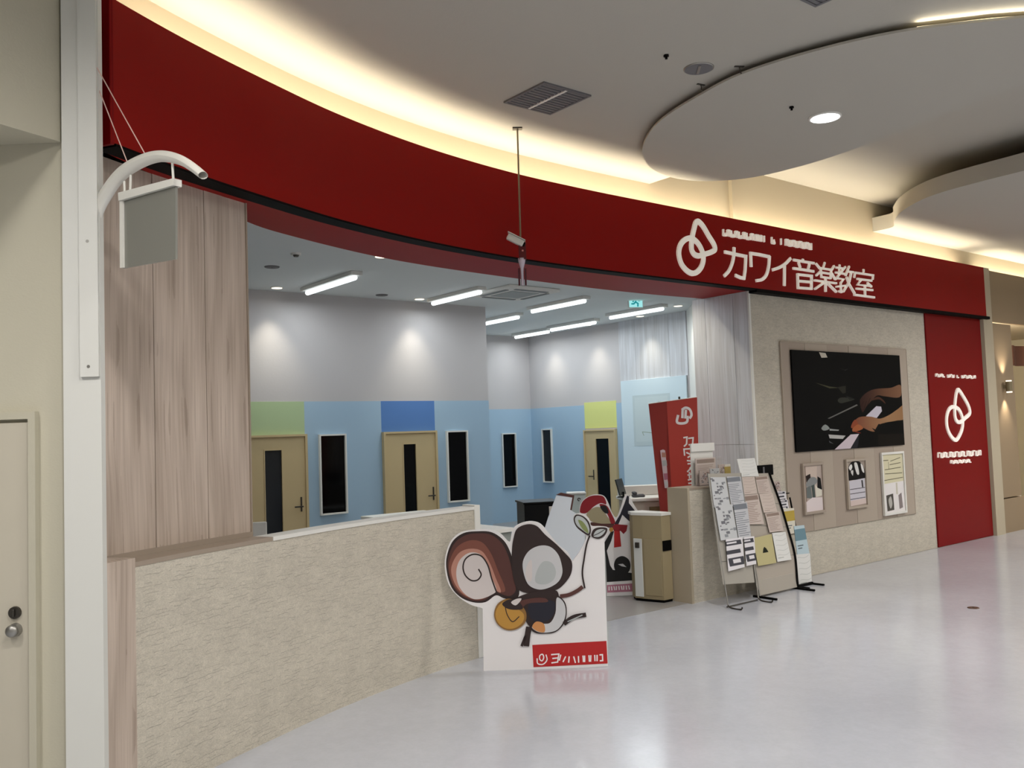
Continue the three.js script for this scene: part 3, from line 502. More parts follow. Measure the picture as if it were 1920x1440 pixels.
{ // bladed sign with a curved arm on the white column
  const org = cam3(-1.863, 0, -4.3), turn = YAW - 0.581, s = thing('blade_sign', 'blank grey hanging sign under a white curved arm with two stay cables', 'sign', org, turn), F = face(org, turn);
  const line = (l) => via(F, l);
  const arm = smoothLine(line([[172, 445], [183, 395], [200, 362], [226, 328], [262, 304], [300, 293], [338, 300], [362, 314], [381, 329]]), 6).map(([x, y]) => V3(x, y, 0));
  const g = new THREE.TubeGeometry(new THREE.CatmullRomCurve3(arm), 60, 1, 12, false); // flattened bar
  { const p = g.attributes.position, c = new THREE.CatmullRomCurve3(arm); for (let i = 0; i <= 60; i++) { const q = c.getPointAt(i / 60), k = 0.042 - 0.030 * Math.max(0, i / 60 - 0.2); for (let j = 0; j <= 12; j++) { const a = i * 13 + j; p.setXYZ(a, q.x + (p.getX(a) - q.x) * k, q.y + (p.getY(a) - q.y) * k, (p.getZ(a) - q.z) * 0.025); } } g.computeVertexNormals(); }
  part(s, 'arm', g, M.whiteMetal);
  const b0 = F(231, 369), b1 = F(335, 340), b2 = F(332, 487), b3 = F(233, 503);
  const bar = via((x, y) => F(x, y), [[229, 363], [333, 336], [333, 349], [230, 378]]);
  part(s, 'top_bar', plate(bar, 0.045).translate(0, 0, 0.0225), M.whiteMetal);
  part(s, 'panel', plate(via(F, [[232, 378], [331, 350], [331, 486], [233, 503]]), 0.012).translate(0, 0, 0.006), M.frost);
  part(s, 'side_rail', plate(via(F, [[229, 376], [235, 375], [236, 502], [230, 503]]), 0.03).translate(0, 0, 0.015), M.whiteMetal);
  for (const [x0, y0, x1, y1] of [[233, 340, 234, 370], [245, 328, 244, 366], [323, 303, 325, 338]]) { const a = F(x0, y0), b = F(x1, y1); part(s, 'hanger', rod(V3(a[0], a[1], 0), V3(b[0], b[1], 0), 0.006), M.whiteMetal); }
  const c0 = F(168, 92), e1 = F(243, 315), e2 = F(276, 296);
  const p0 = F(166, 118);
  part(s, 'cable', rod(V3(c0[0], c0[1], 0.02), V3(e2[0], e2[1], 0), 0.0028, 6), std(0xd9b8ae)); part(s, 'cable', rod(V3(p0[0], p0[1], 0.0), V3(e1[0], e1[1], 0), 0.0028, 6), std(0xd9b8ae));
  const m0 = F(172, 445);
  const mp = thing('mounting_plate', 'white steel plate on the column carrying the curved sign arm', 'plate', cam3(-2.068, 2.2, -4.385), YAW);
  part(mp, 'plate', rbox(0.085, 0.72, 0.012, 0.003, 0, 0.36, 0.006), M.column); part(mp, 'bolt', [cyl(0.008, 0.008, 0.006, 0, 0, 0).rotateX(Math.PI / 2).translate(0, 0.05, 0.015), cyl(0.008, 0.008, 0.006, 0, 0, 0).rotateX(Math.PI / 2).translate(0, 0.67, 0.015)], M.steel);
}

// ------------------------------------------------------------------ the shop's room
struct('ceiling_003', slab([[0.6, 5.0], [1.6, 5.36], [3.04, 6.40], [3.87, 6.72], [4.55, 6.88], [5.66, 7.02], [6.6, 7.1], [7.4, 7.13], [8.69, 7.07], [8.69, 6.7], [SIDE + 0.2, 6.7], [SIDE + 0.2, FAR + 0.2], [0.6, FAR + 0.2]], ROOM, ROOM + 0.03, [], false), M.shopCeiling);
struct('wall_shop_left', slab([[1.9, 5.6], [2.05, 5.6], [2.05, BACK], [1.9, BACK]], 0, ROOM, [], false), M.wallGrey);
{
  const a = structGroup('wall_back');
  part(a, 'body', slab([[1.9, BACK], [8.8, BACK], [8.8, FAR], [8.65, FAR], [8.65, BACK + 0.15], [1.9, BACK + 0.15]], 0, ROOM, [], false), M.wallGrey);
  const p = (name, u0, u1, y0, y1, m) => part(a, name, box(u1 - u0, y1 - y0, 0.006, (u0 + u1) / 2, (y0 + y1) / 2, -BACK + 0.003), m);
  p('blue_paint', 1.9, 4.70, 0, 2.4, M.blue); p('green_paint', 4.70, 5.56, 1.94, 2.4, M.green); p('blue_paint', 5.56, 6.79, 0, 2.4, M.blue); p('deep_blue_paint', 6.79, 7.74, 1.94, 2.4, M.deepBlue); p('blue_paint', 7.74, 8.8, 0, 2.4, M.blue);
  part(a, 'blue_paint', box(0.006, 2.4, FAR - BACK, 8.803, 1.2, -(FAR + BACK) / 2), M.blue);
  const b = structGroup('wall_far');
  part(b, 'body', slab([[8.8, FAR], [SIDE + 0.2, FAR], [SIDE + 0.2, FAR + 0.15], [8.8, FAR + 0.15]], 0, ROOM, [], false), M.wallGrey);
  part(b, 'blue_paint', box(SIDE - 8.8, 2.37, 0.006, (SIDE + 8.8) / 2, 1.185, -FAR + 0.003), M.blue);
  const c = structGroup('wall_side');
  part(c, 'body', slab([[SIDE, 7.21], [SIDE + 0.2, 7.21], [SIDE + 0.2, FAR], [SIDE, FAR]], 0, ROOM, [], false), M.wallGrey);
  const q = (name, v0, v1, y0, y1, m, t = 0.006) => part(c, name, metreUV(box(t, y1 - y0, v1 - v0, SIDE - t / 2, (y0 + y1) / 2, -(v0 + v1) / 2)), m);
  q('blue_paint', 13.18, FAR, 0, 2.37, M.blue); q('yellow_paint', 12.28, 13.18, 1.9, 2.42, M.yellow); q('blue_paint', 12.1, 12.28, 0, 2.37, M.blue);
  for (let i = 0; i < 4; i++) q('plank', 10.45 + i * 0.42 + 0.003, 10.45 + (i + 1) * 0.42, 2.78, ROOM, M.coolLitWood, 0.01 + (i % 2) * 0.003);
  const col = slab([[SIDE - 0.02, 10.42], [SIDE - 0.55, 9.85], [SIDE - 0.5, 9.4], [SIDE - 0.02, 9.4]], 0, ROOM, [], false); struct('trim_6', col, M.white);
  struct('baseboard_back', [box(6.9 - 0.01, 0.07, 0.012, 5.3, 0.035, -BACK + 0.012)], M.white);
}
function roomDoor(n, pos, turn, w, h, glassX0, glassX1, glassTop, handleX, glassMat, frameMat) {
  const d = structGroup('door_' + n, pos, turn);
  part(d, 'door_frame', [box(0.035, h, 0.07, -0.0175, h / 2, 0.03), box(0.035, h, 0.07, w + 0.0175, h / 2, 0.03), box(w + 0.07, 0.03, 0.07, w / 2, h + 0.015, 0.03)], frameMat);
  const hole = [[glassX0, 0.3], [glassX1, 0.3], [glassX1, glassTop], [glassX0, glassTop]];
  part(d, 'door_leaf', plate([[0.002, 0.005], [w - 0.002, 0.005], [w - 0.002, h - 0.003], [0.002, h - 0.003]], 0.035, [hole]).translate(0, 0, 0.045), M.paleWood);
  part(d, 'glass', box(glassX1 - glassX0, glassTop - 0.3, 0.006, (glassX0 + glassX1) / 2, (glassTop + 0.3) / 2, 0.026), glassMat);
  const gb = (x) => box(0.014, glassTop - 0.3, 0.008, x, (glassTop + 0.3) / 2, 0.047); part(d, 'bead', [gb(glassX0 - 0.007), gb(glassX1 + 0.007), box(glassX1 - glassX0 + 0.028, 0.014, 0.008, (glassX0 + glassX1) / 2, glassTop + 0.007, 0.047)], M.paleWood);
  part(d, 'handle', [rbox(0.022, 0.2, 0.012, 0.004, handleX + 0.05, 0.98, 0.05), rbox(0.13, 0.02, 0.018, 0.006, handleX, 0.95, 0.085), cyl(0.01, 0.01, 0.04, 0, 0, 0).rotateX(Math.PI / 2).translate(handleX + 0.05, 0.95, 0.07)], M.darkSteel);
  return d;
}
roomDoor(2, W(4.735, 0, BACK - 0.006), 0, 0.80, 1.915, 0.215, 0.455, 1.735, 0.68, M.dimRoomGlass, M.paleWood);
roomDoor(3, W(6.825, 0, BACK - 0.006), 0, 0.88, 1.91, 0.31, 0.525, 1.745, 0.77, M.darkRoomGlass, M.paleWood);
{ const d = roomDoor(4, W(SIDE - 0.006, 0, 13.14), -Math.PI / 2, 0.82, 1.84, 0.30, 0.66, 1.69, 0.16, M.darkRoomGlass, M.paleWood); }
function roomWindow(n, pos, turn, w, h, mat) {
  const g = structGroup('window_' + n, pos, turn), t = 0.022;
  part(g, 'window_frame', [box(t, h + 2 * t, 0.05, -t / 2, h / 2, 0.02), box(t, h + 2 * t, 0.05, w + t / 2, h / 2, 0.02), box(w, t, 0.05, w / 2, h + t / 2, 0.02), box(w, t, 0.06, w / 2, -t / 2, 0.025)], M.white);
  part(g, 'pane', box(w, h, 0.008, w / 2, h / 2, 0.006), mat);
}
roomWindow(1, W(5.785, 0.82, BACK - 0.006), 0, 0.38, 1.09, M.darkRoomGlass);
roomWindow(2, W(7.955, 0.835, BACK - 0.006), 0, 0.36, 1.07, M.darkRoomGlass);
roomWindow(3, W(11.6, 0.75, FAR - 0.006), 0, 0.33, 1.09, M.darkRoomGlass);
roomWindow(4, W(SIDE - 0.006, 0.82, 14.47), -Math.PI / 2, 0.27, 1.08, M.dimRoomGlass);

// linear lamps, downlights and other fittings of the room's ceiling
{
  const lamps = [
    [5.43, 9.78, 11.18, 'white linear ceiling lamp nearest the low wall'], [7.53, 10.0, 11.26, 'white linear ceiling lamp above the deep blue door panel'], [9.52, 9.97, 11.3, 'white linear ceiling lamp just behind the ceiling cassette'],
    [11.38, 10.04, 11.34, 'white linear ceiling lamp under the green exit sign'], [9.76, 11.9, 13.2, 'white linear ceiling lamp partly hidden by the corner of the back wall'], [11.6, 11.9, 13.2, 'white linear ceiling lamp in the middle of the row along the side wall'], [11.75, 13.4, 14.5, 'white linear ceiling lamp deepest in the room']];
  let first;
  for (const [u, v0, v1, label] of lamps) {
    const L = v1 - v0, pos = W(u, ROOM, (v0 + v1) / 2);
    if (!first) {
      first = thing('linear_lamp', label, 'lamp', pos, Math.PI / 2);
      part(first, 'housing', rbox(1.34, 0.05, 0.16, 0.008, 0, -0.025, 0), M.white); part(first, 'tube', new THREE.CapsuleGeometry(0.032, 1.22, 6, 14).rotateZ(Math.PI / 2).translate(0, -0.075, 0), M.lamp);
      first.scale.x = L / 1.3;
    } else copyOf(first, pos, Math.PI / 2, label).scale.x = L / 1.3;
    const l = new THREE.RectAreaLight(LIGHT.tubeColor, LIGHT.tube, L, 0.08); l.name = 'tube_lamp'; l.position.copy(pos).setY(ROOM - 0.115); l.rotation.order = 'YXZ'; l.rotation.set(-Math.PI / 2, Math.PI / 2, 0); scene.add(l);
  }
  for (const u of [7.53, 9.52]) copyOf(first, W(u, ROOM, 8.15), Math.PI / 2, u < 8 ? 'added unseen linear ceiling lamp above the red soffit, nearer the wood screen' : 'added unseen linear ceiling lamp above the red soffit, nearer the poster wall'), (() => { const l = new THREE.RectAreaLight(LIGHT.tubeColor, LIGHT.tube, 1.2, 0.08); l.name = 'tube_lamp'; l.position.copy(W(u, ROOM - 0.115, 8.15)); l.rotation.order = 'YXZ'; l.rotation.set(-Math.PI / 2, Math.PI / 2, 0); scene.add(l); })();  // two unseen lamps added to brighten the return wall
  let dl; const d2 = 0.28;
  for (const [u, v, k, label] of [[5.07, BACK - d2, 1, 'small wall-washing downlight above the green door panel'], [7.35, BACK - d2, 1, 'small wall-washing downlight above the deep blue door panel'], [SIDE - d2, 14.0, 0.6, 'small wall-washing downlight deepest along the side wall'], [SIDE - d2, 12.7, 0.7, 'small wall-washing downlight above the yellow door panel'], [SIDE - d2, 11.3, 0.8, 'small wall-washing downlight above the white wall board'], [11.75, 10.05, 0.5, 'small downlight near the white corner post'], [8.1, 7.47, 1.6, 'small downlight above the red soffit washing the grain-clad return wall'], [5.23, 8.83, 0.7, 'bright downlight half hidden by the red soffit']]) {
    const pos = W(u, ROOM, v);
    if (!dl) { dl = thing('room_downlight', label, 'lamp', pos); part(dl, 'trim_ring', new THREE.TorusGeometry(0.075, 0.009, 8, 30).rotateX(Math.PI / 2), M.white); part(dl, 'lens', cyl(0.07, 0.07, 0.01, 0, -0.006, 0, 30), M.warmLamp); }
    else copyOf(dl, pos, undefined, label);
    const l = new THREE.SpotLight(LIGHT.washColor, LIGHT.wash * k, 0, 0.66, 1); l.name = 'wash_lamp'; l.position.copy(pos).setY(ROOM - 0.02); l.target.position.copy(v < 7.5 ? W(8.75, 0.9, 6.75) : W(u + (u > 12 ? 0.06 : 0), 0, v + (v > 11.3 && u < 8 ? 0.06 : 0))); l.shadow.radius = 2; scene.add(l, l.target);
  }
  const k0 = onFloor(965, 546, ROOM), k = thing('ceiling_cassette', 'round-cornered white air cassette in the room ceiling', 'air conditioner', V3(k0.x, ROOM, k0.z));
  part(k, 'body', rbox(0.95, 0.05, 0.95, 0.02, 0, -0.025, 0), M.white); part(k, 'intake', box(0.5, 0.01, 0.5, 0, -0.052, 0), std(0xa9aeae)); for (const a of [0, 1, 2, 3]) part(k, 'louver', box(0.6, 0.014, 0.06, 0, -0.052, 0.38).rotateY((a * Math.PI) / 2), std(0x8d9292));
  const s0 = onFloor(555, 475, ROOM), s = thing('smoke_detector', 'small white smoke detector in the room ceiling near the wood screen', 'detector', V3(s0.x, ROOM, s0.z));
  part(s, 'base', cyl(0.06, 0.055, 0.02, 0, -0.01, 0), M.white); part(s, 'head', cyl(0.035, 0.025, 0.02, 0, -0.03, 0), M.darkSteel);
  const a0 = onFloor(510, 500, ROOM), a = thing('access_cover', 'flat grey round cover in the room ceiling near the wood screen', 'cover', V3(a0.x, ROOM, a0.z)); part(a, 'plate', cyl(0.09, 0.085, 0.01, 0, -0.005, 0), M.grille); part(a, 'screw', cyl(0.008, 0.008, 0.004, 0, -0.012, 0), M.darkSteel);
  const c0 = onFloor(708, 555, ROOM); copyOf(a, V3(c0.x, ROOM, c0.z + 0.12), undefined, 'flat grey round cover in the room ceiling beside the back wall');
  // exit sign
  const ex0 = onFloor(1190, 550, ROOM), org = W(10.6, 3.42, 10.0), F = face(org, YAW + 0.25), e = thing('exit_sign', 'glowing green and white exit sign hanging from the room ceiling', 'sign', org, YAW + 0.25);
  const o = F(1180, 576), t = F(1204, 551);
  const w = t[0] - o[0], h = t[1] - o[1];
  part(e, 'housing', rbox(w + 0.02, h + 0.02, 0.05, 0.006, o[0] + w / 2, o[1] + h / 2, -0.027), M.white);
  part(e, 'rod', rod(V3(o[0] + w / 2, t[1], -0.02), V3(o[0] + w / 2, ROOM - 3.42, -0.02), 0.008), M.whiteMetal);
  const em = canvasTexture(128, 128, (c) => { c.fillStyle = '#a8f0f0'; c.fillRect(0, 0, 128, 128); c.fillStyle = '#0f8f96'; c.beginPath(); c.arc(78, 30, 12, 0, 7); c.fill(); c.lineWidth = 14; c.lineCap = 'round'; c.strokeStyle = '#0f8f96'; for (const l of [[[72, 46], [60, 78], [84, 92], [82, 116]], [[60, 78], [44, 96], [26, 96]], [[70, 50], [46, 56], [38, 74]], [[74, 50], [94, 66], [108, 60]]]) { c.beginPath(); l.forEach(([x, y], i) => (i ? c.lineTo(x, y) : c.moveTo(x, y))); c.stroke(); } });
  part(e, 'panel', new THREE.PlaneGeometry(w, h).translate(o[0] + w / 2, o[1] + h / 2, 0.0005), new THREE.MeshStandardMaterial({ color: 0x222222, map: em, emissive: 0xffffff, emissiveMap: em, emissiveIntensity: 0.9, roughness: 0.4 }));
  { const l = new THREE.RectAreaLight(0xb0fff4, 0.9, w, h); l.name = 'exit_sign_lamp'; l.position.copy(V3(o[0] + w / 2, o[1] + h / 2, 0.01).applyEuler(e.rotation).add(org)); l.rotation.y = YAW + 0.25 + Math.PI; scene.add(l); }
}
{ // white board with a faint drawing on the side wall
  const org = W(SIDE - 0.014, 0, 12.1), F = face(org, -Math.PI / 2), b = thing('wall_board', 'large pale blue-white board with a faint line drawing on the side wall', 'board', org, -Math.PI / 2);
  const w = 12.1 - 10.48;
  part(b, 'panel', rbox(w, 2.06, 0.03, 0.004, w / 2, 1.75, 0.016), std(0xd3e4ec, { roughness: 0.35 }));
  const q = F(1188, 742), r = F(1262, 835);
  part(b, 'drawing', box(r[0] - q[0], q[1] - r[1], 0.002, (q[0] + r[0]) / 2, (q[1] + r[1]) / 2, 0.033), printMaterial(256, 320, (c, W0, H0) => {
    c.fillStyle = '#c3d2d6'; c.fillRect(0, 0, W0, H0); c.fillStyle = '#cad8db'; c.fillRect(14, 14, W0 - 28, H0 - 40); c.strokeStyle = '#98a898'; c.lineWidth = 4;
    for (const l of [[[120, 95], [130, 70], [180, 50], [230, 52]], [[120, 95], [124, 120], [170, 138], [230, 136]], [[60, 232], [180, 246], [186, 200]], [[60, 232], [70, 256]], [[170, 138], [176, 200]], [[200, 140], [200, 250]]]) { c.beginPath(); l.forEach(([x, y], i) => (i ? c.lineTo(x, y) : c.moveTo(x, y))); c.stroke(); }
    blob(c, '#c9d3b6', [[130, 92], [150, 66], [220, 58], [225, 128], [150, 128]]);
  }));
  part(b, 'tray', rbox(w, 0.03, 0.07, 0.005, w / 2, 0.705, 0.04), M.white);
}

// ------------------------------------------------------------------ furniture seen over the low wall
{
  const t = thing('white_bench', 'white bench top showing above the low wall in front of the deep blue door', 'bench', W(6.3, 0, 10.55));
  part(t, 'top', rbox(1.0, 0.04, 0.34, 0.01, 0.12, 0.80, 0), M.white); for (const [x, z] of [[-0.33, 0.13], [0.57, 0.13], [-0.33, -0.13], [0.57, -0.13]]) part(t, 'leg', box(0.04, 0.78, 0.04, x, 0.39, z), M.white);
  const c0 = onFloor(464, 985, 0.95), c = thing('chair', 'white chair with a rounded back behind the left end of the low wall', 'chair', V3(c0.x, 0, c0.z), YAW + 0.3);
  part(c, 'seat', rbox(0.44, 0.04, 0.42, 0.02, 0, 0.46, 0), M.white); part(c, 'backrest', rbox(0.42, 0.34, 0.03, 0.014, 0, 0.79, -0.2).rotateX(0.02), M.white); part(c, 'back_frame', [rod(V3(-0.2, 0.46, -0.215), V3(-0.2, 0.94, -0.225), 0.012), rod(V3(0.2, 0.46, -0.215), V3(0.2, 0.94, -0.225), 0.012)], M.black);
  for (const [x, z] of [[-0.19, 0.18], [0.19, 0.18], [-0.19, -0.18], [0.19, -0.18]]) part(c, 'leg', rod(V3(x, 0.45, z), V3(x * 1.1, 0, z * 1.15), 0.012), M.steel);
}
{ // white counter behind the end of the low wall, with a black piano and a white device
  const s = thing('white_counter', 'white low counter running back from the end post of the low wall', 'counter', W(4.75, 0, 7.0));
  part(s, 'top', rbox(0.62, 0.035, 0.6, 0.006, 0.3, 0.94, 0), M.white); part(s, 'front_panel', rbox(0.56, 0.92, 0.03, 0.005, 0.3, 0.462, 0.25), std(0x8f948f)); part(s, 'side_panel', rbox(0.03, 0.92, 0.5, 0.005, 0.03, 0.462, -0.03), M.white); part(s, 'side_panel', rbox(0.03, 0.92, 0.5, 0.005, 0.57, 0.462, -0.03), M.white);
  const b0 = onFloor(985, 992, 0.72), F = face(V3(b0.x, 0, b0.z), YAW + 0.2), a = F(985, 990), c = F(1050, 943);
  const p = thing('piano', 'black boxy digital piano standing behind the white counter', 'piano', V3(b0.x, 0, b0.z), YAW + 0.2);
  const pw = c[0] - a[0], ph = c[1];
  part(p, 'cabinet', rbox(pw, ph - 0.62, 0.46, 0.01, a[0] + pw / 2, 0.62 + (ph - 0.62) / 2, -0.24), M.gloss); part(p, 'lid', rbox(pw + 0.03, 0.025, 0.5, 0.006, a[0] + pw / 2, ph + 0.0125, -0.24), M.gloss);
  part(p, 'keyboard_shelf', rbox(pw, 0.06, 0.26, 0.01, a[0] + pw / 2, 0.66, 0.12), M.gloss); part(p, 'side_panel', rbox(0.05, 0.63, 0.6, 0.008, a[0] + 0.03, 0.315, -0.12), M.black); part(p, 'side_panel', rbox(0.05, 0.63, 0.6, 0.008, a[0] + pw - 0.03, 0.315, -0.12), M.black);
  const e = F(1030, 963), f = F(1046, 948);
  part(p, 'label', box(f[0] - e[0], 0.13, 0.006, (e[0] + f[0]) / 2, ph - 0.10, -0.006), M.paper);
}
{ // reception counter, phone, monitor, white device
  const org = V3(...onFloor(1176, 935, 1.02).toArray()).setY(0), r = thing('reception_counter', 'beige reception counter with a white rim behind the beige cabinet', 'counter', org, YAW + 0.1), F = face(org, YAW + 0.1);
  const x1 = F(1275, 935)[0];
  part(r, 'body', rbox(x1 - 0.02, 0.98, 0.5, 0.01, x1 / 2, 0.49, -0.27), std(0xb7ada0)); part(r, 'top', rbox(x1 + 0.04, 0.045, 0.58, 0.015, x1 / 2, 1.002, -0.26), M.white); part(r, 'shade_panel', rbox(0.32, 0.9, 0.02, 0.005, x1 - 0.22, 0.46, -0.008), std(0x776a49));  // olive shading on the counter's right put in as a darker panel
  part(r, 'back_ledge', rbox(x1, 0.12, 0.16, 0.01, x1 / 2, 1.085, -0.47), M.white);
  const ph0 = F(1192, 925), ph = thing('telephone', 'dark grey desk telephone on the reception counter', 'telephone', V3(ph0[0] + 0.06, 1.025, -0.13).applyEuler(r.rotation).add(org), YAW);
  part(ph, 'base', rbox(0.15, 0.03, 0.13, 0.01, 0, 0.016, 0), std(0x55565a)); part(ph, 'handset', rbox(0.05, 0.035, 0.16, 0.015, -0.045, 0.048, 0), std(0x3c3d42)); part(ph, 'keypad', rbox(0.06, 0.006, 0.07, 0.002, 0.035, 0.033, 0.01), M.grille);
  const m0 = F(1172, 930), m1 = F(1170, 903), mn = thing('monitor', 'thin dark monitor seen edge on at the reception counter', 'monitor', V3(0.0, 1.025, -0.2).applyEuler(r.rotation).add(org), YAW + 1.2);
  part(mn, 'screen', rbox(0.3, 0.2, 0.016, 0.004, 0, 0.13, 0).rotateX(-0.25), std(0x1c2a2a, { roughness: 0.3 })); part(mn, 'stand', [rbox(0.14, 0.012, 0.12, 0.004, 0, 0.006, 0), rbox(0.03, 0.06, 0.02, 0.004, 0, 0.035, 0)], M.black);
  const d0 = onFloor(1082, 962, 0.72), D = face(V3(d0.x, 0, d0.z), YAW), q = D(1066, 960), w = D(1098, 924);
  const dv = thing('white_device', 'small white boxy machine with a dark mark behind the swirl display board', 'machine', V3(d0.x, 0, d0.z), YAW);
  part(dv, 'body', rbox(w[0] - q[0], w[1] - 0.02, 0.24, 0.02, (w[0] + q[0]) / 2, (w[1] - 0.02) / 2, -0.14), std(0xd2dcd8)); part(dv, 'lid', rbox(w[0] - q[0] + 0.02, 0.03, 0.26, 0.012, (w[0] + q[0]) / 2, w[1] - 0.008, -0.14), M.white); part(dv, 'mark', new THREE.TorusGeometry(0.018, 0.006, 8, 20, 5).translate((w[0] + q[0]) / 2 + 0.03, w[1] - 0.09, -0.018), M.darkSteel);
}

// ------------------------------------------------------------------ display boards at the entrance
function thinPrint(parent, f, name, pts, mat, lift, curved = true, label) { const q = via(f, pts), m = part(parent, name, plate(curved ? smoothLine(q, 5, true) : q, 0.0016), mat, label); m.position.z = lift; return m; }
const ink = { dark: std(0x2a1a18), brown: std(0x55302a), mid: std(0x7d4a3c), rose: std(0xb98574), pale: std(0xd3cac8), grey: std(0xc9c9cb), grey2: std(0xb3b8b8), gold: std(0xb98a3c), goldDark: std(0x8b6430), green: std(0x7f8a55), red: std(0xb51c1c), redDark: std(0x8f1420), navy: std(0x1b1a28), white: std(0xf1eeee), orange: std(0xc98a52), pink: std(0xb37488), black: std(0x0d0c0d) };
{
  const org = V3(...onFloor(1025, 1254).toArray()), b = thing('display_board', 'white freestanding cut-out board with a brown swirl, leaf sprig and red label at the entrance', 'display board', org, YAW);
  const F = crop(face(org, YAW), 800, 880, 3.6);
  // outline of the board
  const outline = [...smoothLine(via(F, [[385, 1370], [378, 940]]), 1), ...smoothLine(via(F, [[368, 935], [300, 915], [215, 860], [150, 780], [122, 660], [130, 570], [165, 480], [230, 425], [330, 408], [430, 408], [500, 435], [560, 490], [572, 440], [590, 392], [640, 362], [710, 350], [770, 368], [830, 440], [900, 520], [950, 560], [985, 620]]), 4), ...smoothLine(via(F, [[1030, 560], [1062, 500], [1075, 450], [1020, 400], [992, 345], [1000, 305], [1050, 300], [1095, 330], [1112, 380], [1170, 384], [1225, 395], [1215, 440], [1200, 470]]), 4), ...via(F, [[1205, 700], [1225, 1330]])];
  part(b, 'board', plate(outline, 0.018), M.board);
  part(b, 'foot', [plate([[-0.25, 0], [-0.23, 0], [-0.23, 0.5], [-0.25, 0.3]], 0.012).rotateY(Math.PI / 2).translate(-0.3, 0, -0.28), plate([[-0.25, 0], [-0.23, 0], [-0.23, 0.5], [-0.25, 0.3]], 0.012).rotateY(Math.PI / 2).translate(0.3, 0, -0.28)], M.board);
  const P = (name, pts, m, k, c = true) => thinPrint(b, F, name, pts, m, 0.001 + k * 0.0014, c), line = (name, pts, w, m, k, c = false) => { const q = part(b, name, stroke(smoothLine(via(F, pts), 6, c), w, 0.0014, c), m); q.position.z = 0.0002 + k * 0.0014; };
  // swirl
  P('swirl', [[132, 660], [140, 570], [180, 480], [250, 430], [340, 418], [440, 425], [520, 480], [565, 560], [600, 700], [625, 840], [600, 880], [520, 870], [470, 850], [400, 895], [330, 900], [240, 870], [170, 800]], ink.dark, 0);
  P('swirl', [[142, 660], [152, 575], [195, 490], [270, 442], [350, 432], [430, 440], [500, 490], [545, 570], [580, 700], [600, 820], [560, 855], [500, 840], [460, 830], [395, 880], [330, 888], [245, 858], [180, 790]], ink.brown, 1);
  P('swirl', [[150, 665], [165, 590], [210, 520], [290, 480], [370, 490], [430, 560], [480, 680], [530, 820], [500, 830], [450, 815], [390, 870], [330, 880], [250, 850], [185, 785]], ink.mid, 2);
  P('swirl', [[165, 680], [185, 610], [230, 555], [300, 535], [370, 550], [420, 620], [465, 730], [500, 830], [450, 815], [390, 868], [330, 876], [255, 846], [195, 780]], ink.rose, 3);
  P('swirl', [[200, 690], [225, 610], [290, 562], [360, 572], [410, 640], [445, 740], [470, 820], [430, 850], [380, 870], [320, 875], [260, 842], [215, 780]], ink.pale, 4);
  line('curl_line', [[478, 845], [440, 740], [410, 640], [365, 582], [310, 574], [262, 605], [246, 660], [262, 715], [305, 750], [345, 745], [368, 710], [350, 672]], 0.011, ink.dark, 5);
  // dark dome with a pale heart-like patch
  P('dome', [[575, 560], [585, 470], [610, 400], [680, 370], [740, 380], [800, 440], [870, 500], [930, 560], [978, 620], [975, 700], [930, 770], [880, 810], [760, 832], [660, 830], [610, 800], [580, 700]], ink.dark, 6);
  P('patch', [[655, 700], [650, 620], [690, 550], [760, 515], [830, 520], [885, 570], [910, 640], [915, 700], [890, 755], [830, 795], [760, 810], [690, 780]], ink.grey, 7);
  P('patch', [[735, 760], [745, 680], [790, 620], [845, 630], [872, 690], [855, 745], [800, 775]], ink.grey2, 8);
  P('patch', [[668, 705], [680, 640], [705, 610], [712, 680], [705, 750], [685, 755]], ink.pale, 8);
  // lower shapes
  P('cloth_shape', [[560, 900], [640, 850], [760, 820], [880, 820], [890, 900], [860, 1000], [780, 1040], [700, 1060], [660, 1000], [640, 930]], ink.dark, 8); P('cloth_shape', [[690, 905], [860, 890], [850, 990], [770, 1030], [700, 1000]], ink.navy, 9); P('cloth_shape', [[570, 925], [650, 880], [800, 868], [820, 890], [680, 905], [620, 950]], ink.brown, 10);
  P('round_shape', [[692, 1060], [730, 1100], [800, 1106], [870, 1095], [925, 1040], [945, 960], [930, 890], [880, 850], [862, 960], [820, 1025], [740, 1030]], ink.dark, 10); P('round_shape', [[710, 1062], [750, 1094], [820, 1098], [880, 1080], [925, 1020], [938, 950], [920, 890], [880, 862], [868, 970], [830, 1035], [760, 1040]], ink.grey, 11); P('round_shape', [[712, 1060], [740, 1025], [790, 1040], [795, 1095], [745, 1088]], ink.orange, 12);
  P('disc', [[455, 980], [480, 905], [550, 870], [620, 900], [670, 960], [665, 1030], [610, 1075], [540, 1082], [480, 1045]], ink.goldDark, 11); P('disc', [[464, 980], [488, 915], [548, 882], [600, 930], [655, 975], [650, 1025], [600, 1066], [540, 1072], [488, 1040]], ink.gold, 12); line('disc_line', [[530, 925], [545, 980], [580, 1025], [625, 990]], 0.007, ink.dark, 13); P('disc_band', [[510, 905], [560, 875], [620, 890], [650, 935], [610, 945], [540, 935]], ink.dark, 13); P('disc_band', [[570, 895], [610, 870], [640, 870], [600, 915]], ink.pale, 14);
  line('dark_strut', [[672, 1190], [680, 1120], [690, 1060]], 0.045, ink.dark, 12); line('dark_strut', [[640, 1190], [668, 1120]], 0.02, ink.dark, 12); line('dark_strut', [[925, 1040], [990, 995], [1075, 978]], 0.034, ink.dark, 12); line('grey_line', [[950, 1025], [1050, 980]], 0.008, ink.grey2, 13);
  line('stem', [[1052, 790], [1020, 815], [960, 845], [900, 855]], 0.03, ink.brown, 9);
  // leaf sprig
  line('stem', [[1066, 800], [1050, 700], [1062, 600], [1080, 500], [1100, 445]], 0.013, ink.dark, 10);
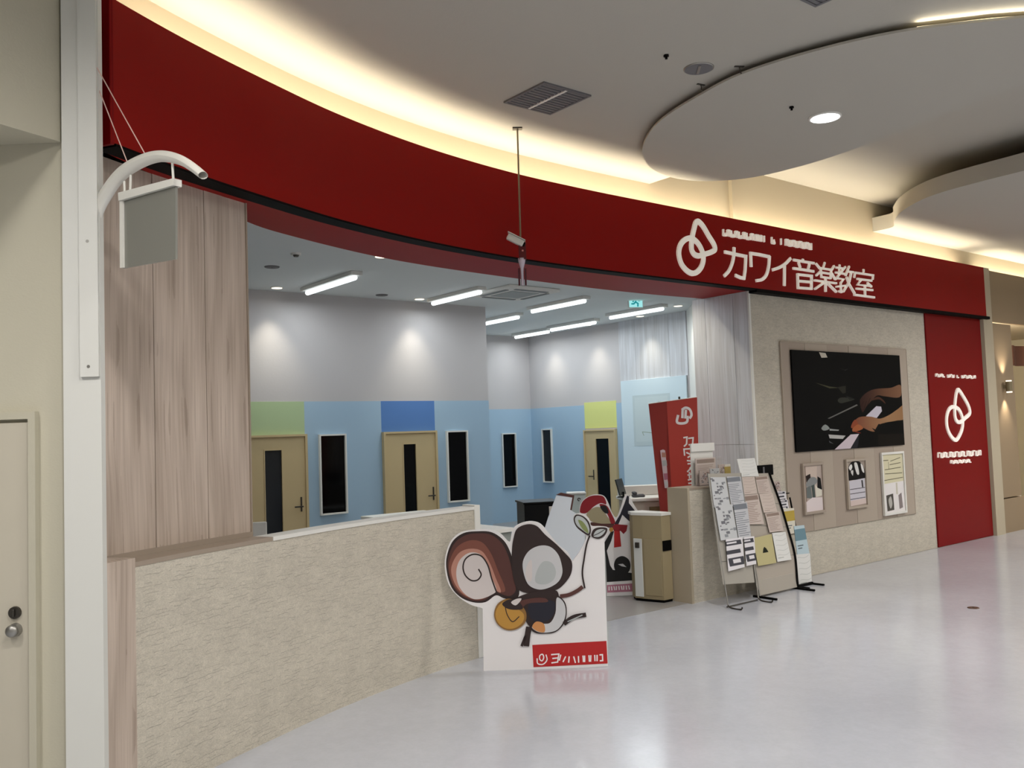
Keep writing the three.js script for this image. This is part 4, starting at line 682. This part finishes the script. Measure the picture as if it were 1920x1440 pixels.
  P('leaf', [[992, 335], [1005, 306], [1050, 312], [1092, 350], [1108, 410], [1095, 445], [1040, 415], [1005, 380]], ink.dark, 9); P('leaf', [[1000, 335], [1012, 314], [1046, 320], [1082, 355], [1098, 410], [1090, 432], [1045, 404], [1012, 374]], ink.grey2, 10); P('leaf', [[1022, 340], [1050, 350], [1085, 400], [1090, 430], [1050, 400]], ink.green, 11);
  P('leaf', [[1112, 450], [1125, 405], [1170, 390], [1218, 398], [1205, 440], [1160, 468]], ink.dark, 9); P('leaf', [[1125, 450], [1140, 415], [1175, 402], [1205, 408], [1190, 436], [1155, 456]], ink.grey2, 10); line('leaf_line', [[1115, 450], [1160, 430], [1200, 405]], 0.005, ink.dark, 11);
  // red label
  const lab = thinPrint(b, F, 'label', [[713, 1185], [1213, 1158], [1221, 1310], [721, 1335]], ink.red, 0.003, false, 'red label with white emblem and lettering');
  const G = (name, list, w) => { const m = part(lab, name, list.map((q) => stroke(q.curve ? smoothLine(via(F, q.curve), 6, q.closed) : via(F, q), w, 0.0012, q.closed)), ink.white); m.position.z = 0.0002; };
  G('logo', [{ curve: [[745, 1275], [750, 1310], [785, 1315], [812, 1285], [805, 1250]] }, { curve: [[765, 1255], [782, 1248], [790, 1270], [778, 1292], [764, 1282]], closed: true }], 0.009);
  const word = [[[840, 1250], [892, 1246], [884, 1300], [842, 1306]], [[848, 1276], [886, 1272]], [[905, 1250], [895, 1290]], [[938, 1262], [920, 1300]], [[962, 1262], [958, 1304]], [[992, 1262], [1004, 1306]], [[1024, 1260], [1026, 1304]], [[1055, 1256], [1058, 1300]], [[1066, 1256], [1066, 1300]], [[1095, 1254], [1098, 1298]], [[1108, 1254], [1106, 1298]], [[1134, 1252], [1136, 1294]], [[1150, 1252], [1150, 1294]], [[1166, 1252], [1186, 1250], [1188, 1290], [1168, 1292]], [[1126, 1252], [1156, 1250]], [[1168, 1272], [1186, 1270]]]; for (const [a, z] of [[0, 2], [2, 3], [3, 4], [4, 5], [5, 6], [6, 7], [7, 9], [9, 11], [11, 12], [12, 13], [13, 14]]) G('letter', word.slice(a, z), 0.010);
}
{ // plain white board behind it
  const org = V3(...onFloor(1050, 1152).toArray()), b = thing('white_board', 'plain pale white board standing behind the swirl display board', 'display board', org, YAW), F = face(org, YAW);
  part(b, 'panel', plate(via(F, [[1000, 1151], [1012, 1020], [1028, 970], [1043, 929], [1073, 933], [1069, 956], [1096, 972], [1100, 1151]]), 0.02), std(0xdfe6ee, { roughness: 0.5 }));
  part(b, 'edge', plate(via(F, [[1043, 928], [1052, 924], [1077, 929], [1072, 957], [1069, 956], [1073, 933]]), 0.05).translate(0, 0, -0.002), ink.brown);
  part(b, 'prop', plate([[-0.3, 0], [-0.02, 0], [-0.02, 0.6]], 0.02).rotateY(-Math.PI / 2).translate(0.02, 0, -0.34).translate(0, 0, 0), M.board);
}
{ // second cut-out board: red cap, music note, ribbon
  const org = V3(...onFloor(1163, 1118).toArray()), b = thing('display_board', 'white cut-out board with a red cap, black music note and red ribbon, further inside', 'display board', org, YAW), F = crop(face(org, YAW), 920, 860, 4.8);
  const out = [...via(F, [[1045, 1238], [1035, 830]]), ...smoothLine(via(F, [[980, 700], [900, 640], [840, 560], [798, 480], [820, 390], [880, 340], [950, 322], [1020, 335], [1060, 400], [1095, 490], [1130, 530], [1170, 440], [1205, 340], [1230, 322], [1250, 345], [1300, 430], [1350, 510], [1365, 570], [1340, 600], [1250, 620]]), 4), ...via(F, [[1262, 870], [1290, 1228]])];
  part(b, 'board', plate(out, 0.016), M.board);
  part(b, 'foot', box(0.02, 0.3, 0.22, 0.02, 0.15, -0.13), M.board);
  const P = (name, pts, m, k, c = true) => thinPrint(b, F, name, pts, m, 0.001 + k * 0.0014, c);
  P('cap', [[804, 480], [822, 395], [880, 345], [950, 330], [1016, 342], [1040, 410], [990, 400], [930, 430], [860, 490], [815, 490]], ink.redDark, 0);
  P('face_panel', [[862, 500], [930, 440], [990, 440], [1050, 520], [1090, 590], [1010, 590], [900, 560]], std(0xa79c7c), 0); P('cap_band', [[980, 410], [1040, 420], [1090, 500], [1120, 580], [1090, 590], [1050, 500], [1000, 450]], ink.redDark, 1); P('cap_band', [[985, 430], [1035, 425], [1060, 490], [1030, 490]], ink.black, 2);
  P('lower_band', [[900, 575], [1000, 585], [1110, 590], [1105, 620], [1010, 612], [905, 600]], ink.brown, 1);
  P('note', [[1110, 592], [1165, 500], [1205, 400], [1228, 332], [1244, 340], [1244, 400], [1300, 470], [1355, 545], [1358, 590], [1320, 602], [1255, 570], [1185, 505], [1150, 590]], ink.navy, 2, false);
  P('ribbon', [[1095, 610], [1120, 588], [1232, 598], [1222, 650], [1195, 678], [1170, 650], [1110, 650]], ink.redDark, 3, false); P('ribbon', [[1112, 640], [1160, 645], [1175, 790], [1110, 800]], ink.red, 3, false);
  P('ribbon_knot', [[1068, 630], [1092, 618], [1104, 640], [1080, 660]], ink.gold, 4);
  P('body_shape', [[1020, 760], [1080, 660], [1110, 650], [1085, 740], [1045, 830], [1075, 960], [1100, 1000], [1275, 1030], [1282, 1095], [1045, 1110], [1036, 900]], ink.black, 1, false);
  P('disc', [[1110, 960], [1130, 900], [1185, 876], [1240, 905], [1258, 960], [1240, 1020], [1180, 1040], [1130, 1020]], ink.black, 2); P('disc_mark', [[1145, 950], [1190, 945], [1222, 975], [1180, 968]], ink.grey, 3, false);
  const lab = P('label', [[1045, 1138], [1286, 1122], [1290, 1195], [1048, 1205]], ink.pink, 1, false);
  for (let i = 0; i < 9; i++) { const x = 1065 + i * 22, m = part(lab, 'letter', stroke(via(F, [[x, 1150 - i * 1.1], [x + (i % 3) * 4, 1186 - i * 1.1]]), 0.012, 0.0012), ink.white); m.position.z = 0.0002; }
}
{ // beige cabinet
  const a = onFloor(1192, 1126), b = onFloor(1210, 1128), c = onFloor(1246, 1131) , base = [a, b, c, W(7.352, 0, 6.535)].map((p) => [p.x, -p.z]);
  const mid = base.reduce((s, p) => [s[0] + p[0] / 4, s[1] + p[1] / 4], [0, 0]), k = thing('beige_cabinet', 'beige many-sided waste cabinet with a black label beside the low wall end', 'bin', W(mid[0], 0, mid[1]));
  const plan = [...base, [7.352, 6.93], [base[0][0] + 0.08, base[0][1] + 0.12]].map(([u, v]) => [u - mid[0], v - mid[1]]);
  part(k, 'body', slab(plan, 0.03, 0.92, [], false), M.card); part(k, 'plinth', slab(plan.map(([u, v]) => [u * 0.95, v * 0.95]), 0, 0.03, [], false), M.black);
  part(k, 'top', slab(plan.map(([u, v]) => [u * 1.06, v * 1.06]), 0.92, 0.95, [], false), M.white);
  const turn = (p, q) => Math.atan2(q[1] - p[1], q[0] - p[0]), P = (p) => W(p[0] - mid[0], 0, p[1] - mid[1]);
  const t0 = turn(base[0], base[1]), L0 = Math.hypot(base[1][0] - base[0][0], base[1][1] - base[0][1]);
  const door = part(k, 'side_door', rbox(L0 * 0.85, 0.62, 0.012, 0.004, L0 / 2, 0.36, 0.008), std(0xd8dad6)); door.position.copy(P(base[0])); door.rotation.y = t0; part(door, 'latch', rbox(0.05, 0.06, 0.02, 0.006, L0 / 2, 0.60, 0.02), M.darkSteel);
  const t2 = turn(base[2], base[3]), L2 = Math.hypot(base[3][0] - base[2][0], base[3][1] - base[2][1]);
  const lb = part(k, 'label', rbox(L2 * 0.95, 0.11, 0.008, 0.003, L2 / 2, 0.60, 0.006), M.black, 'black label on the front'); lb.position.copy(P(base[2])); lb.rotation.y = t2;
  const t1 = turn(base[1], base[2]), L1 = Math.hypot(base[2][0] - base[1][0], base[2][1] - base[1][1]);
  const pn = part(k, 'front_panel', rbox(L1 * 0.9, 0.60, 0.008, 0.003, L1 / 2, 0.37, 0.005), M.card); pn.position.copy(P(base[1])); pn.rotation.y = t1;
}
{ // folded red banner
  const org = W(8.05, 0, 7.0), F = face(org, YAW + 0.15), b = thing('banner_stand', 'red two-sided banner stand with white emblem and upright lettering behind the low wall', 'banner', org, YAW + 0.15);
  const fold0 = F(1250, 753), fold1 = F(1268, 1080), L0 = F(1222, 757), L1 = F(1258, 1080), R0 = F(1307, 745), R1 = F(1316, 1080);
  const quad = (A, B, C, D, t) => { const g = new THREE.BufferGeometry(), v = []; const n = [A, B, C, D].map((p) => V3(...p)), q = n.map((p) => p.clone().add(V3(0, 0, -t))); const tri = (a, b2, c) => v.push(...a.toArray(), ...b2.toArray(), ...c.toArray()); tri(n[0], n[1], n[2]); tri(n[0], n[2], n[3]); tri(q[2], q[1], q[0]); tri(q[3], q[2], q[0]); for (let i = 0; i < 4; i++) { const j = (i + 1) % 4; tri(n[i], q[i], q[j]); tri(n[i], q[j], n[j]); } g.setAttribute('position', new THREE.BufferAttribute(new Float32Array(v), 3)); g.computeVertexNormals(); g.setAttribute('uv', new THREE.BufferAttribute(new Float32Array((v.length / 3) * 2), 2)); return g; };
  const yb = 0.06;
  part(b, 'front_sheet', quad([fold1[0], yb, 0], [R1[0], yb, 0], [R0[0], R0[1], 0], [fold0[0], fold0[1], 0], 0.008), std(0xb63a2e, { roughness: 0.6 }));
  part(b, 'side_sheet', quad([L1[0], yb, -0.12], [fold1[0], yb, 0], [fold0[0], fold0[1], 0], [L0[0], L0[1], -0.12], 0.008), std(0xa0342c, { roughness: 0.6 }));
  part(b, 'top_edge', rod(V3(fold0[0], fold0[1] + 0.004, -0.004), V3(R0[0], R0[1] + 0.004, -0.004), 0.005), M.white); part(b, 'top_edge', rod(V3(L0[0], L0[1] + 0.004, -0.124), V3(fold0[0], fold0[1] + 0.004, -0.004), 0.005), M.white);
  part(b, 'base', rbox(0.5, 0.06, 0.3, 0.02, (L1[0] + R1[0]) / 2, 0.03, -0.06), M.darkSteel);
  part(b, 'clip', rbox(0.02, 0.03, 0.02, 0.004, (fold0[0] + R0[0]) / 2 - 0.03, (fold0[1] + R0[1]) / 2 + 0.02, -0.004), M.darkSteel);
  const P = crop(F, 1140, 720, 3.274), put = (name, list, w, m = ink.white) => { const q = part(b, name, list.map((s) => stroke(s.curve ? smoothLine(via(P, s.curve), 6, s.closed) : via(P, s), w, 0.002, s.closed)), m); q.position.z = 0.001; };
  put('logo', [{ curve: [[430, 190], [424, 235], [455, 242], [484, 232], [488, 195]] }, { curve: [[452, 160], [475, 146], [500, 155], [512, 190], [500, 212]] }, [[458, 160], [456, 210]], [[478, 158], [474, 212]]], 0.03);
  const word = [[[462, 330], [484, 326], [482, 368], [466, 384]], [[492, 334], [522, 330], [518, 376], [494, 372]], [[470, 440], [466, 400], [524, 396], [528, 446]], [[480, 420], [514, 436], [488, 452]], [[484, 470], [528, 474]], [[488, 490], [530, 488], [500, 520]], [[520, 505], [486, 540]], [[488, 560], [532, 545]], [[500, 540], [500, 580]], [[490, 590], [540, 575]], [[515, 560], [520, 600]], [[492, 610], [545, 605]]]; for (const [a, z] of [[0, 2], [2, 4], [4, 7], [7, 9], [9, 11], [11, 13]]) put('letter', word.slice(a, z), 0.018);
  const fl = part(b, 'picture_strip', plate(via(P, [[330, 408], [348, 402], [376, 416], [398, 640], [358, 640]]), 0.002), std(0xd9c6cc)); fl.position.z = 0.0035; fl.position.x = -0.004; fl.position.z = -0.045; fl.rotation.y = 0;
  const pic = (pts, m) => { const q = part(fl, 'picture', plate(via(P, pts), 0.0015), m); q.position.z = 0.0025; };
  pic([[338, 420], [374, 422], [376, 450], [340, 450]], ink.rose); pic([[342, 470], [382, 466], [384, 500], [346, 505]], ink.grey2); pic([[350, 550], [390, 548], [392, 585], [354, 590]], ink.pink); pic([[356, 600], [394, 598], [396, 630], [360, 632]], ink.grey);
}

// ------------------------------------------------------------------ leaflets, holders and racks
const leafletMats = (() => {
  const page = (bg, tint, style) => printMaterial(128, 180, (c, w, h) => {
    c.fillStyle = bg; c.fillRect(0, 0, w, h);
    if (style === 0) { c.fillStyle = tint; c.fillRect(8, 8, w - 16, 26); for (let i = 0; i < 12; i++) { c.fillRect(10, 48 + i * 10, (w - 20) * (0.5 + 0.5 * rnd()), 3); } }
    if (style === 1) { for (let k = 0; k < 26; k++) { c.fillStyle = rnd() > 0.5 ? tint : '#737378'; c.fillRect(6 + rnd() * (w - 30), 6 + rnd() * (h - 30), 6 + rnd() * 22, 4 + rnd() * 12); } }
    if (style === 2) { c.strokeStyle = tint; c.lineWidth = 2; for (let i = 0; i < 5; i++) { c.beginPath(); c.moveTo(10 + rnd() * 20, 20 + i * 30); c.bezierCurveTo(40, 10 + i * 30, 70, 40 + i * 30, w - 12, 14 + i * 30); c.stroke(); } c.fillStyle = tint; c.fillRect(12, h - 26, 50, 5); }
    if (style === 3) { c.fillStyle = '#4a4a50'; c.fillRect(14, 14, w - 28, 26); c.fillRect(14, 66, w - 44, 22); c.fillRect(14, 110, w - 34, 46); c.fillStyle = bg; c.fillRect(40, 120, 46, 22); c.fillRect(26, 20, 60, 10); }
    if (style === 4) { c.fillStyle = '#23261e'; c.beginPath(); c.moveTo(56, 78); c.lineTo(72, 78); c.lineTo(82, 106); c.lineTo(46, 106); c.fill(); c.fillRect(60, 72, 8, 8); }
    if (style === 5) { c.fillStyle = tint; c.fillRect(0, 22, w, 70); c.fillStyle = '#5c666c'; c.fillRect(20, 120, 60, 6); c.fillRect(20, 136, 44, 6); }
  }, 0.7);
  return { news: page('#c4c6c8', '#8d9094', 1), news2: page('#bfc0c4', '#7b7f86', 0), pink: page('#cbbdb4', '#a39186', 2), pink2: page('#c8bab2', '#948278', 0), frame: page('#dcd9dc', '#88888c', 3), yellow: page('#bdb487', '#8d8658', 4), blue: page('#b9ccd4', '#6f8e9a', 5), gold: page('#d8d3c4', '#b79f4d', 5), white: page('#dfdfdc', '#b4b8b4', 2), photo: page('#b8a9a2', '#7c5c52', 1) };
})();
function leaflet(f, corners, mat, label, group, world, turn, lean, lift = 0.004, sheets = 0.005) {
  const q = via(f, corners), cx = q.reduce((s, p) => s + p[0] / 4, 0), cy = Math.min(q[2][1], q[3][1]);
  const l = q.map(([x, y]) => [x - cx, y - cy]);
  const g = plate(l, sheets), p = g.attributes.position, uv = g.attributes.uv, xs = l.map((a) => a[0]), ys = l.map((a) => a[1]), x0 = Math.min(...xs), x1 = Math.max(...xs), y1 = Math.max(...ys);
  for (let i = 0; i < p.count; i++) uv.setXY(i, (p.getX(i) - x0) / (x1 - x0), p.getY(i) / y1);
  const m = part(scene, 'leaflet', g, mat); m.rotation.order = 'YXZ'; m.rotation.set(lean, turn, 0); m.position.copy(V3(cx, cy, lift + sheets).applyEuler(m.rotation).add(world));
  return tag(m, label, 'leaflet', group);
}
{
  const LEAN = -0.23;
  // left rack: wire frame, newspaper-like leaflets
  const A = W(7.70, 0, 5.87), FA = face(A, 0, LEAN);
  const rk = thing('leaflet_rack', 'grey wire leaflet rack with newspaper-like leaflets against the low wall end', 'rack', A), tilt = (x, y, z = 0) => V3(x, y, z).applyEuler(new THREE.Euler(LEAN, 0, 0));
  const [aTL, aTR, aBR, aBL] = via(FA, [[1327, 888], [1389, 887], [1415, 1092], [1356, 1096]]), mixA = (p, q, t) => [p[0] + (q[0] - p[0]) * t, p[1] + (q[1] - p[1]) * t];
  const rx0 = mixA(aTL, aBL, 1.0)[0], rx1 = mixA(aTR, aBR, 1.0)[0];
  part(rk, 'side_rail', rod(tilt(rx0, 0.02), tilt(aTL[0], aTL[1]), 0.007), M.steel); part(rk, 'side_rail', rod(tilt(rx1, 0.02), tilt(aTR[0], aTR[1]), 0.007), M.steel);
  part(rk, 'back_panel', plate([aBL, aBR, aTR, aTL], 0.006).rotateX(LEAN), std(0xa39e94));
  for (const t of [0.24, 0.52, 0.8]) { const a = mixA(aTL, aBL, t), b = mixA(aTR, aBR, t); part(rk, 'ledge', rod(tilt(a[0], a[1]), tilt(b[0], b[1]), 0.003), M.steel); }
  for (const x of [rx0, rx1]) part(rk, 'foot', tube([tilt(x, 0.03), V3(x, 0.012, 0.02), V3(x, 0.012, 0.16), V3(x + 0.0, 0.03, 0.17)], 0.008, 16), M.darkSteel);
  part(rk, 'brace', rod(V3(rx0, 0.012, -0.02), V3(rx1, 0.012, -0.02), 0.007), M.darkSteel);
  const gA = 'leaflets in the left rack';
  const L = (pts, m, label, lift) => leaflet(FA, pts, m, label, undefined, A, 0, LEAN, lift);
  L([[1331, 895], [1359, 895], [1368, 950], [1338, 952]], leafletMats.news, 'grey newspaper-like leaflet at the top left of the left rack', 0.004);
  L([[1361, 894], [1387, 894], [1395, 948], [1370, 950]], leafletMats.news2, 'grey newspaper-like leaflet at the top right of the left rack', 0.008);
  L([[1338, 948], [1370, 946], [1381, 1010], [1349, 1014]], leafletMats.news, 'busy black-speckled leaflet below the top left one in the left rack', 0.014);
  L([[1372, 944], [1398, 942], [1406, 1010], [1383, 1012]], leafletMats.news2, 'striped grey leaflet below the top right one in the left rack', 0.014);
  L([[1357, 1012], [1388, 1008], [1392, 1064], [1362, 1072]], leafletMats.frame, 'white leaflet with dark blocks at the bottom left of the left rack', 0.024);
  L([[1391, 1008], [1410, 1006], [1414, 1058], [1396, 1062]], leafletMats.frame, 'narrow white leaflet with dark blocks at the bottom right of the left rack', 0.024);

  // middle rack: pinkish leaflets
  const B = W(8.28, 0, 5.96), FB = face(B, 0, LEAN), rb = thing('leaflet_rack', 'grey leaflet rack with pinkish leaflets and black curved sides in front of the stone wall', 'rack', B);
  const bO = via(FB, [[1390, 889], [1441, 887], [1462, 945], [1475, 988], [1489, 1040], [1494, 1094], [1421, 1106]]), bx0 = bO[6][0] + 0.01, bx1 = bO[5][0];
  part(rb, 'back_panel', plate(bO, 0.006).rotateX(LEAN), std(0xaca397));
  part(rb, 'side_rail', rod(tilt(bx0, 0.02), tilt(bO[0][0], bO[0][1]), 0.007), M.steel); part(rb, 'side_rail', tube([...[1, 2, 3, 4, 5].map((k) => tilt(bO[k][0], bO[k][1], 0.01)), tilt(bx1, 0.03, 0.01)], 0.012, 40), M.black);
  for (const [k, q] of [[0.22, 2], [0.45, 3], [0.74, 4]]) { const a = mixA(bO[0], bO[6], k), b = bO[q]; part(rb, 'ledge', rod(tilt(a[0], a[1]), tilt(b[0], b[1]), 0.003), M.steel); }
  for (const x of [bx0, bx1]) part(rb, 'foot', rbox(0.026, 0.022, 0.3, 0.006, x, 0.012, 0.06), M.black);
  part(rb, 'base_panel', rbox(bx1 - bx0 - 0.02, 0.16, 0.01, 0.003, (bx0 + bx1) / 2, 0.105, -0.002).rotateX(LEAN), std(0xa9a297));
  const LB = (pts, m, label, lift) => leaflet(FB, pts, m, label, undefined, B, 0, LEAN, lift);
  LB([[1381, 861], [1414, 859], [1422, 893], [1389, 894]], leafletMats.white, 'white sheet sticking up at the top of the middle rack', 0.002);
  LB([[1389, 895], [1413, 894], [1419, 926], [1394, 928]], leafletMats.pink, 'pinkish leaflet in the top row of the middle rack, left column', 0.005);
  LB([[1415, 894], [1438, 893], [1446, 925], [1421, 926]], leafletMats.pink2, 'pinkish leaflet in the top row of the middle rack, right column', 0.005);
  LB([[1393, 929], [1419, 927], [1430, 983], [1402, 984]], leafletMats.pink2, 'tall pinkish leaflet in the second row of the middle rack, left column', 0.014);
  LB([[1421, 927], [1446, 925], [1455, 960], [1430, 962]], leafletMats.pink, 'pinkish leaflet in the second row of the middle rack, right column', 0.014);
  LB([[1431, 963], [1458, 960], [1466, 996], [1440, 999]], leafletMats.pink2, 'pinkish leaflet in the third row of the middle rack, right column', 0.02);
  LB([[1408, 1010], [1443, 1002], [1452, 1056], [1418, 1062]], leafletMats.yellow, 'yellowish sheet with a small black bell shape low in the middle rack', 0.022);
  LB([[1444, 1000], [1469, 998], [1480, 1050], [1454, 1054]], leafletMats.white, 'pale leaflet right of the yellowish sheet in the middle rack', 0.024);

  // right stand: stepped, mostly hidden behind the middle rack
  const C = W(8.85, 0, 6.1), LEANC = -0.15, tiltC = (x, y, z = 0) => V3(x, y, z).applyEuler(new THREE.Euler(LEANC, 0, 0)), FC = face(C, 0, LEANC), rc = thing('leaflet_stand', 'black stepped leaflet stand at the right of the racks with an L-shaped foot', 'rack', C);
  const e = via(FC, [[1443, 880], [1515, 1100]]), cx0 = e[0][0] + 0.02, cx1 = e[1][0] - 0.02, cT = 1.0;
  part(rc, 'side_rail', tube([tiltC(cx1, 0.03), tiltC(cx1, 0.35, 0.0), tiltC(cx1 - 0.01, 0.7), tiltC(cx1 - 0.02, 1.0)], 0.010, 24), M.black); part(rc, 'side_rail', rod(tiltC(cx0, 0.03), tiltC(cx0, cT), 0.010), M.black);
  for (const t of [0.3, 0.6, 0.85, 1.05]) part(rc, 'shelf', rbox(cx1 - cx0 - 0.01, 0.012, 0.022, 0.003, (cx0 + cx1) / 2, t, -0.012).rotateX(LEANC), M.black);
  part(rc, 'foot', rbox(0.03, 0.02, 0.34, 0.006, cx1, 0.01, 0.06), M.black); part(rc, 'foot', rbox(0.03, 0.02, 0.34, 0.006, cx0, 0.01, 0.06), M.black);
  part(rc, 'base_bar', rbox(cx1 - cx0, 0.03, 0.03, 0.006, (cx0 + cx1) / 2, 0.016, 0.08), M.black);
  const LC = (pts, m, label, lift) => leaflet(FC, pts, m, label, undefined, C, 0, LEANC, lift);
  LC([[1446, 903], [1460, 902], [1464, 924], [1450, 925]], leafletMats.photo, 'dark picture leaflet at the top of the right stand', 0.004);
  LC([[1453, 922], [1471, 921], [1474, 944], [1456, 945]], leafletMats.frame, 'black and white leaflet second from the top of the right stand', 0.01);
  LC([[1458, 938], [1474, 937], [1477, 958], [1461, 960]], leafletMats.frame, 'white leaflet with a dark band third from the top of the right stand', 0.016);
  LC([[1464, 954], [1485, 953], [1489, 1000], [1469, 1002]], leafletMats.gold, 'white and yellow leaflet in the middle of the right stand', 0.022);
  LC([[1484, 987], [1503, 985], [1513, 1038], [1490, 1040]], leafletMats.blue, 'pale blue leaflet low in the right stand', 0.03);
  LC([[1488, 1040], [1514, 1038], [1518, 1098], [1494, 1101]], leafletMats.white, 'white blank sheet at the foot of the right stand', 0.03);

  // holders on top of the low wall
  const H = W(7.62, 1.21, 6.40), FH = face(W(7.62, 1.21, 6.38), 0), h = thing('brochure_holder', 'clear acrylic brochure holder with a white header on the low wall', 'holder', H);
  const o = FH(1308, 912), t = FH(1346, 834), hw = t[0] - o[0], hh = t[1];
  part(h, 'back_plate', box(hw, hh, 0.006, o[0] + hw / 2, hh / 2 + 0.003, -0.06), M.white); part(h, 'front_plate', box(hw, hh * 0.66, 0.004, o[0] + hw / 2, hh * 0.33 + 0.005, 0.06), M.acrylic); part(h, 'side_plate', box(0.004, hh * 0.7, 0.116, o[0] + 0.002, hh * 0.35 + 0.005, 0), M.acrylic); part(h, 'side_plate', box(0.004, hh * 0.7, 0.116, o[0] + hw - 0.002, hh * 0.35 + 0.005, 0), M.acrylic); part(h, 'bottom', box(hw, 0.005, 0.12, o[0] + hw / 2, 0.0025, 0), M.acrylic);
  part(h, 'header', rbox(hw + 0.02, 0.09, 0.02, 0.004, o[0] + hw / 2, hh - 0.02, -0.045), M.white);
  const br = (x, y, z, w2, h2, m, label) => { const q = part(scene, 'brochure', rbox(w2, h2, 0.012, 0.002, 0, h2 / 2, 0), m); const u = q.geometry.attributes.uv, p = q.geometry.attributes.position; for (let i = 0; i < p.count; i++) u.setXY(i, (p.getX(i) + w2 / 2) / w2, p.getY(i) / h2); q.position.copy(H).add(V3(x, y, z)); tag(q, label, 'brochure'); };
  br(o[0] + hw * 0.27, 0.008, 0.035, hw * 0.44, 0.16, leafletMats.photo, 'dark picture brochure at the front left of the acrylic holder'); br(o[0] + hw * 0.74, 0.008, 0.035, hw * 0.42, 0.17, leafletMats.news, 'speckled brochure at the front right of the acrylic holder'); br(o[0] + hw * 0.5, 0.008, -0.015, hw * 0.9, 0.29, leafletMats.pink2, 'tall pinkish brochure at the back of the acrylic holder');
  const o2 = FH(1350, 902), t2 = FH(1373, 862), w2 = t2[0] - o2[0], h2 = t2[1];
  const g2 = thing('card_holder', 'small clear card holder right of the acrylic brochure holder', 'holder', H);
  part(g2, 'back_plate', box(w2, h2, 0.005, o2[0] + w2 / 2 + 0.01, h2 / 2 + 0.003, -0.05), M.acrylic); part(g2, 'front_plate', box(w2, h2 * 0.7, 0.004, o2[0] + w2 / 2 + 0.01, h2 * 0.35 + 0.003, 0.02), M.acrylic); part(g2, 'bottom', box(w2, 0.005, 0.07, o2[0] + w2 / 2 + 0.01, 0.0025, -0.015), M.acrylic);
  br(o2[0] + 0.01 + w2 * 0.28, 0.007, -0.015, w2 * 0.42, h2 * 0.8, leafletMats.photo, 'dark picture card on the left of the small card holder'); br(o2[0] + 0.01 + w2 * 0.75, 0.007, -0.015, w2 * 0.42, h2 * 0.78, leafletMats.gold, 'pale picture card on the right of the small card holder');
}
{ const p = onFloor(1825, 1140), f = thing('floor_plate', 'small round brown metal plate set in the glossy floor', 'plate', V3(p.x, 0, p.z)); part(f, 'disc', cyl(0.05, 0.055, 0.006, 0, 0.003, 0), std(0x5a4032, { roughness: 0.4, metalness: 0.4 })); part(f, 'screw', cyl(0.01, 0.01, 0.003, 0, 0.0075, 0), M.darkSteel); }

// ------------------------------------------------------------------ the mall's own downlights (above and behind the camera)
{
  let first; const spots = [];
  for (const u of [-4, -0.5, 3, 11.8, 15.5]) for (const v of [-5.5, -2, 1.5]) spots.push([u, v]);
  spots.splice(spots.findIndex(([u, v]) => u === -0.5 && v === 1.5), 1, [0.9, 1.8]);
  spots.push([12.8, 3.0], [16.4, 3.2], [7.2, -2], [7.2, -5.5], [-1.2, 3.2]);
  spots.forEach(([u, v], i) => {
    const pos = W(u, LOW, v), label = 'round recessed mall downlight out in the concourse';
    if (!first) { first = thing('mall_downlight', label, 'lamp', pos, 0, 'concourse downlights'); part(first, 'trim_ring', new THREE.TorusGeometry(0.12, 0.01, 8, 36).rotateX(Math.PI / 2), M.white); part(first, 'lens', cyl(0.115, 0.115, 0.01, 0, -0.006, 0, 36), glow(0xfff6e8, 3)); }
    else copyOf(first, pos);
    const l = new THREE.SpotLight(LIGHT.mallColor, LIGHT.mall, 0, 1.46, 0.45); l.name = 'mall_lamp'; l.position.copy(pos).setY(LOW - 0.03); l.target.position.copy(W(u, 0, v)); l.shadow.radius = 9; scene.add(l, l.target);
  });
}
scene.traverse((o) => { if (o.isLight && o.shadow && !o.isRectAreaLight) o.castShadow = true; });
renderer.render(scene, camera);
